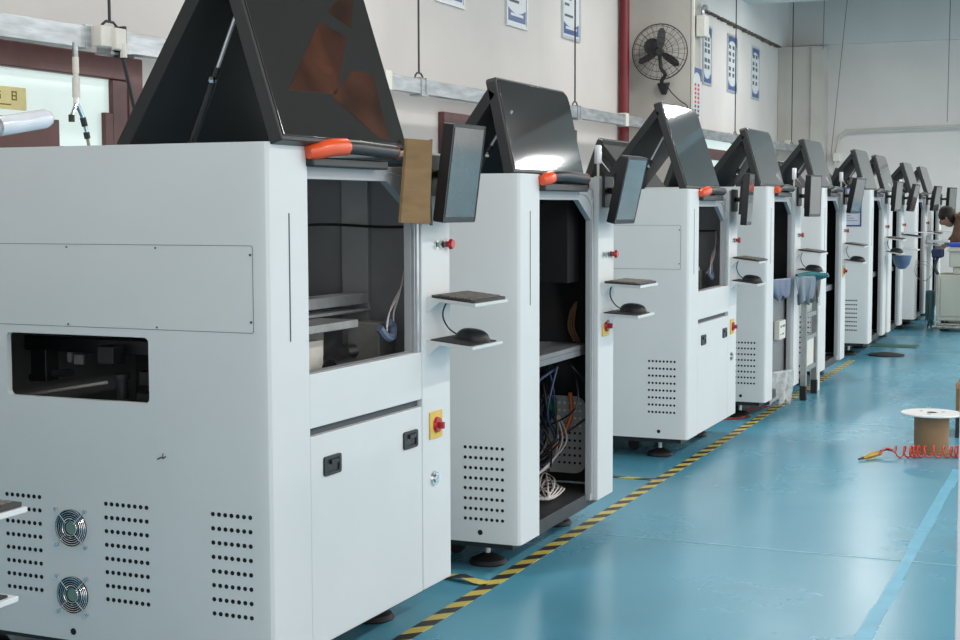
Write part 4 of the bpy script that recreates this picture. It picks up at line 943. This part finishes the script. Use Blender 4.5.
for k in range(2): wl.ring((-1.78, 16.55, .64 + .02 * k), (.4, 1, .1), .09 + .015 * k, .002, 24, 5)
o = obj('wire_loops', wl, MATS['grey_cable']); tag(o, 'thin looped wires hanging between the last machine and the trolley', 'wire')
o = drape('teal_bag', 'translucent teal bag standing on the floor left of the trolley', 'bag', -1.80, -1.72, 17.0, 17.15, .42, .42, mat('teal_film', (.12, .32, .36), .3, alpha=.8), 4)
o = obj('green_mat', MB().box(-2.05, -1.62, 14.55, 14.85, 0, .006), mat('green_mat', (.03, .10, .08), .6)); tag(o, 'thin dark green mat on the floor before the seventh machine', 'mat')
o = obj('black_disc', MB().lathe([(.16, 0), (.16, .012), (.05, .03), (.0, .03)], (-1.79, 13.75, 0), 24), RUBBER); tag(o, 'flat black rubber disc on the floor by the sixth machine', 'disc')

# ================================================================ PERSON (bending over behind the trolley)
def skin_body(name, verts, edges, radii, m, parent, sub=2, root=0):
    me = bpy.data.meshes.new(name); me.from_pydata(verts, edges, []); o = bpy.data.objects.new(name, me); C.objects.link(o)
    md = o.modifiers.new('skin', 'SKIN'); md.use_smooth_shade = True
    for k, r in enumerate(radii): me.skin_vertices[0].data[k].radius = (r, r) if not isinstance(r, tuple) else r
    me.skin_vertices[0].data[root].use_root = True
    s_ = o.modifiers.new('sub', 'SUBSURF'); s_.levels = sub; s_.render_levels = sub
    me.materials.append(m); o.parent = parent
    return o
pe = empty('person', (-1.13, 18.0, 0)); tag(pe, 'person with dark hair and brown jacket bending over behind the trolley', 'person')
# local coords: facing -x
V = [(0.08, 0, .92), (-.0, 0, 1.04), (-.15, 0, 1.17), (-.33, 0, 1.235), (-.44, 0, 1.245), (-.50, 0, 1.225),
     (.08, .10, .84), (.03, .12, .48), (.08, .12, .09), (-.04, .12, .04),
     (.08, -.10, .84), (.03, -.12, .48), (.08, -.12, .09), (-.04, -.12, .04),
     (-.36, .17, 1.18), (-.42, .21, .98), (-.56, .15, .90), (-.36, -.17, 1.18), (-.42, -.21, .98), (-.56, -.15, .90)]
E_ = [(0, 1), (1, 2), (2, 3), (3, 4), (4, 5), (0, 6), (6, 7), (7, 8), (8, 9), (0, 10), (10, 11), (11, 12), (12, 13), (3, 14), (14, 15), (15, 16), (3, 17), (17, 18), (18, 19)]
Rr = [.14, .135, .145, .13, .06, .055, .095, .065, .045, .035, .095, .065, .045, .035, .075, .05, .035, .075, .05, .035]
body = skin_body('body', V, E_, Rr, SKIN, pe)
jv = [(0.09, 0, .90)] + V[1:4] + [(-.43, 0, 1.24)] + V[14:16] + [(-.52, .165, .92)] + V[17:19] + [(-.52, -.165, .92)]
je = [(0, 1), (1, 2), (2, 3), (3, 4), (3, 5), (5, 6), (6, 7), (3, 8), (8, 9), (9, 10)]
jacket = skin_body('jacket', jv, je, [.17, .165, .175, .17, .08, .095, .072, .055, .095, .072, .055], JACKET, pe)
tv = [(0.08, 0, .90), V[6], V[7], (.08, .12, .10), V[10], V[11], (.08, -.12, .10)]
skin_body('trousers', tv, [(0, 1), (1, 2), (2, 3), (0, 4), (4, 5), (5, 6)], [.155, .11, .08, .065, .11, .08, .065], TROUS, pe)
# head
hd = MB(); n = 20; Tm = Matrix.Translation((-.545, 0, 1.215)) @ Matrix.Rotation(radians(-28), 4, 'Y')
for r in range(13):
    ph = -pi / 2 + pi * r / 12
    for k in range(n):
        t = 2 * pi * k / n; x = -cos(ph) * cos(t) * .088; y = cos(ph) * sin(t) * .070; z = sin(ph) * .108
        if x < -.02 and z < 0: x *= 1 - .12 * (-z / .115)
        if abs(y) < .018 and -.04 < z < .01 and x < -.07: x -= .022
        if abs(abs(y) - .03) < .014 and 0.0 < z < .03 and x < -.06: x += .008
        if abs(z + .055) < .012 and x < -.06 and abs(y) < .03: x += .005
        hd.v.append(Tm @ Vector((x, y, z)))
for r in range(12):
    for k in range(n): hd.f.append([r * n + k, r * n + (k + 1) % n, (r + 1) * n + (k + 1) % n, (r + 1) * n + k]); hd.mi.append(0)
hd.v.append(Tm @ Vector((0, 0, 0)))
hd.lathe([(.0, -.012), (.010, -.01), (.012, 0), (.010, .01), (0, .012)], (0, 0, 0), 8, Tm @ Matrix.Translation((.0, .078, -.005)) @ Matrix.Diagonal((1.6, .6, 2.4, 1)))
hd.lathe([(.0, -.012), (.010, -.01), (.012, 0), (.010, .01), (0, .012)], (0, 0, 0), 8, Tm @ Matrix.Translation((.0, -.078, -.005)) @ Matrix.Diagonal((1.6, .6, 2.4, 1)))
obj('head', hd, SKIN, pe, ang=70)
em = MB()
for s_ in (-1, 1): em.lathe([(0, -.006), (.006, -.004), (.008, 0), (.006, .004), (0, .006)], (0, 0, 0), 8, Tm @ Matrix.Translation((-.077, s_ * .03, .014)))
obj('eyes', em, DARK, pe)
hr = MB()
for r in range(13):
    ph = -pi / 2 + pi * r / 12
    for k in range(n):
        t = 2 * pi * k / n; s_ = 1.10 + .05 * sin(5 * t + 2 * r)
        x = -cos(ph) * cos(t) * .095 * s_ + .014; y = cos(ph) * sin(t) * .079 * s_; z = sin(ph) * .118 * s_ + .018
        if z < .0: x = max(x, .005 + (-z) * .2)
        if x < -.075 and z < .03: x = -.075
        hr.v.append(Tm @ Vector((x, y, max(z, -.085))))
for r in range(12):
    for k in range(n): hr.f.append([r * n + k, r * n + (k + 1) % n, (r + 1) * n + (k + 1) % n, (r + 1) * n + k]); hr.mi.append(0)
obj('hair', hr, HAIR, pe, ang=70)
# hands
for s_ in (-1, 1):
    c = Vector((-.565, s_ * .15, .895))
    hv = [c, c + Vector((-.045, 0, -.015)), c + Vector((-.085, 0, -.03))]
    he = [(0, 1), (1, 2)]; hr_ = [.028, (.016, .036), (.013, .034)]
    for q in range(4):
        yo = (q - 1.5) * .017; b0 = len(hv); ln = [.9, 1.05, 1.0, .8][q]
        hv += [c + Vector((-.09, yo, -.032)), c + Vector((-.09 - .035 * ln, yo, -.05)), c + Vector((-.09 - .055 * ln, yo, -.078))]
        he += [(2, b0), (b0, b0 + 1), (b0 + 1, b0 + 2)]; hr_ += [.009, .0085, .0075]
    b0 = len(hv); hv += [c + Vector((-.04, -s_ * .04, -.03)), c + Vector((-.075, -s_ * .055, -.055))]; he += [(1, b0), (b0, b0 + 1)]; hr_ += [.011, .009]
    skin_body('hand', [tuple(p) for p in hv], he, hr_, SKIN, pe, 1)
for s_ in (-1, 1):
    obj('shoe', MB().plate(rrect(-.12, .13, s_ * .12 - .045, s_ * .12 + .045, .035, 5), [], 0, .07, XY), BLACK, pe, bev=.02)

# ================================================================ CEILING LAMPS (fixtures)
for k, (lx, ly) in enumerate(LAMPS):
    e = empty('tube_lamp', (lx, ly, LZ)); tag(e, 'twin tube lamp %s, %s from the camera, above the picture' % ({True: 'over the machine row', False: 'over the aisle'}[lx < -1] if lx < 5.5 and lx != 5.0 else ('over the right of the hall' if lx > 5.5 else 'added at far right for the back wall'), ['nearest', 'second', 'third', 'fourth', 'fifth', 'sixth', 'seventh'][sorted([q for q in LAMPS if ((q[0] < -1) == (lx < -1)) and ((q[0] > 4.5) == (lx > 4.5)) and ((q[0] > 5.5) == (lx > 5.5))], key=lambda q: q[1]).index((lx, ly))]), 'lamp', 'fluorescent ceiling lamps')
    obj('housing', MB().box(-.14, .14, -.62, .62, .03, .07), WHITE2, e, bev=.005)
    for s_ in (-1, 1):
        obj('tube', MB().cyl((s_ * .07, -.59, .012), (s_ * .07, .59, .012), .014, n=10), TUBEGLOW, e)
        obj('suspension', MB().cyl((0, s_ * .5, .07), (0, s_ * .5, 5.0 - LZ), .005, n=6), DARK, e)
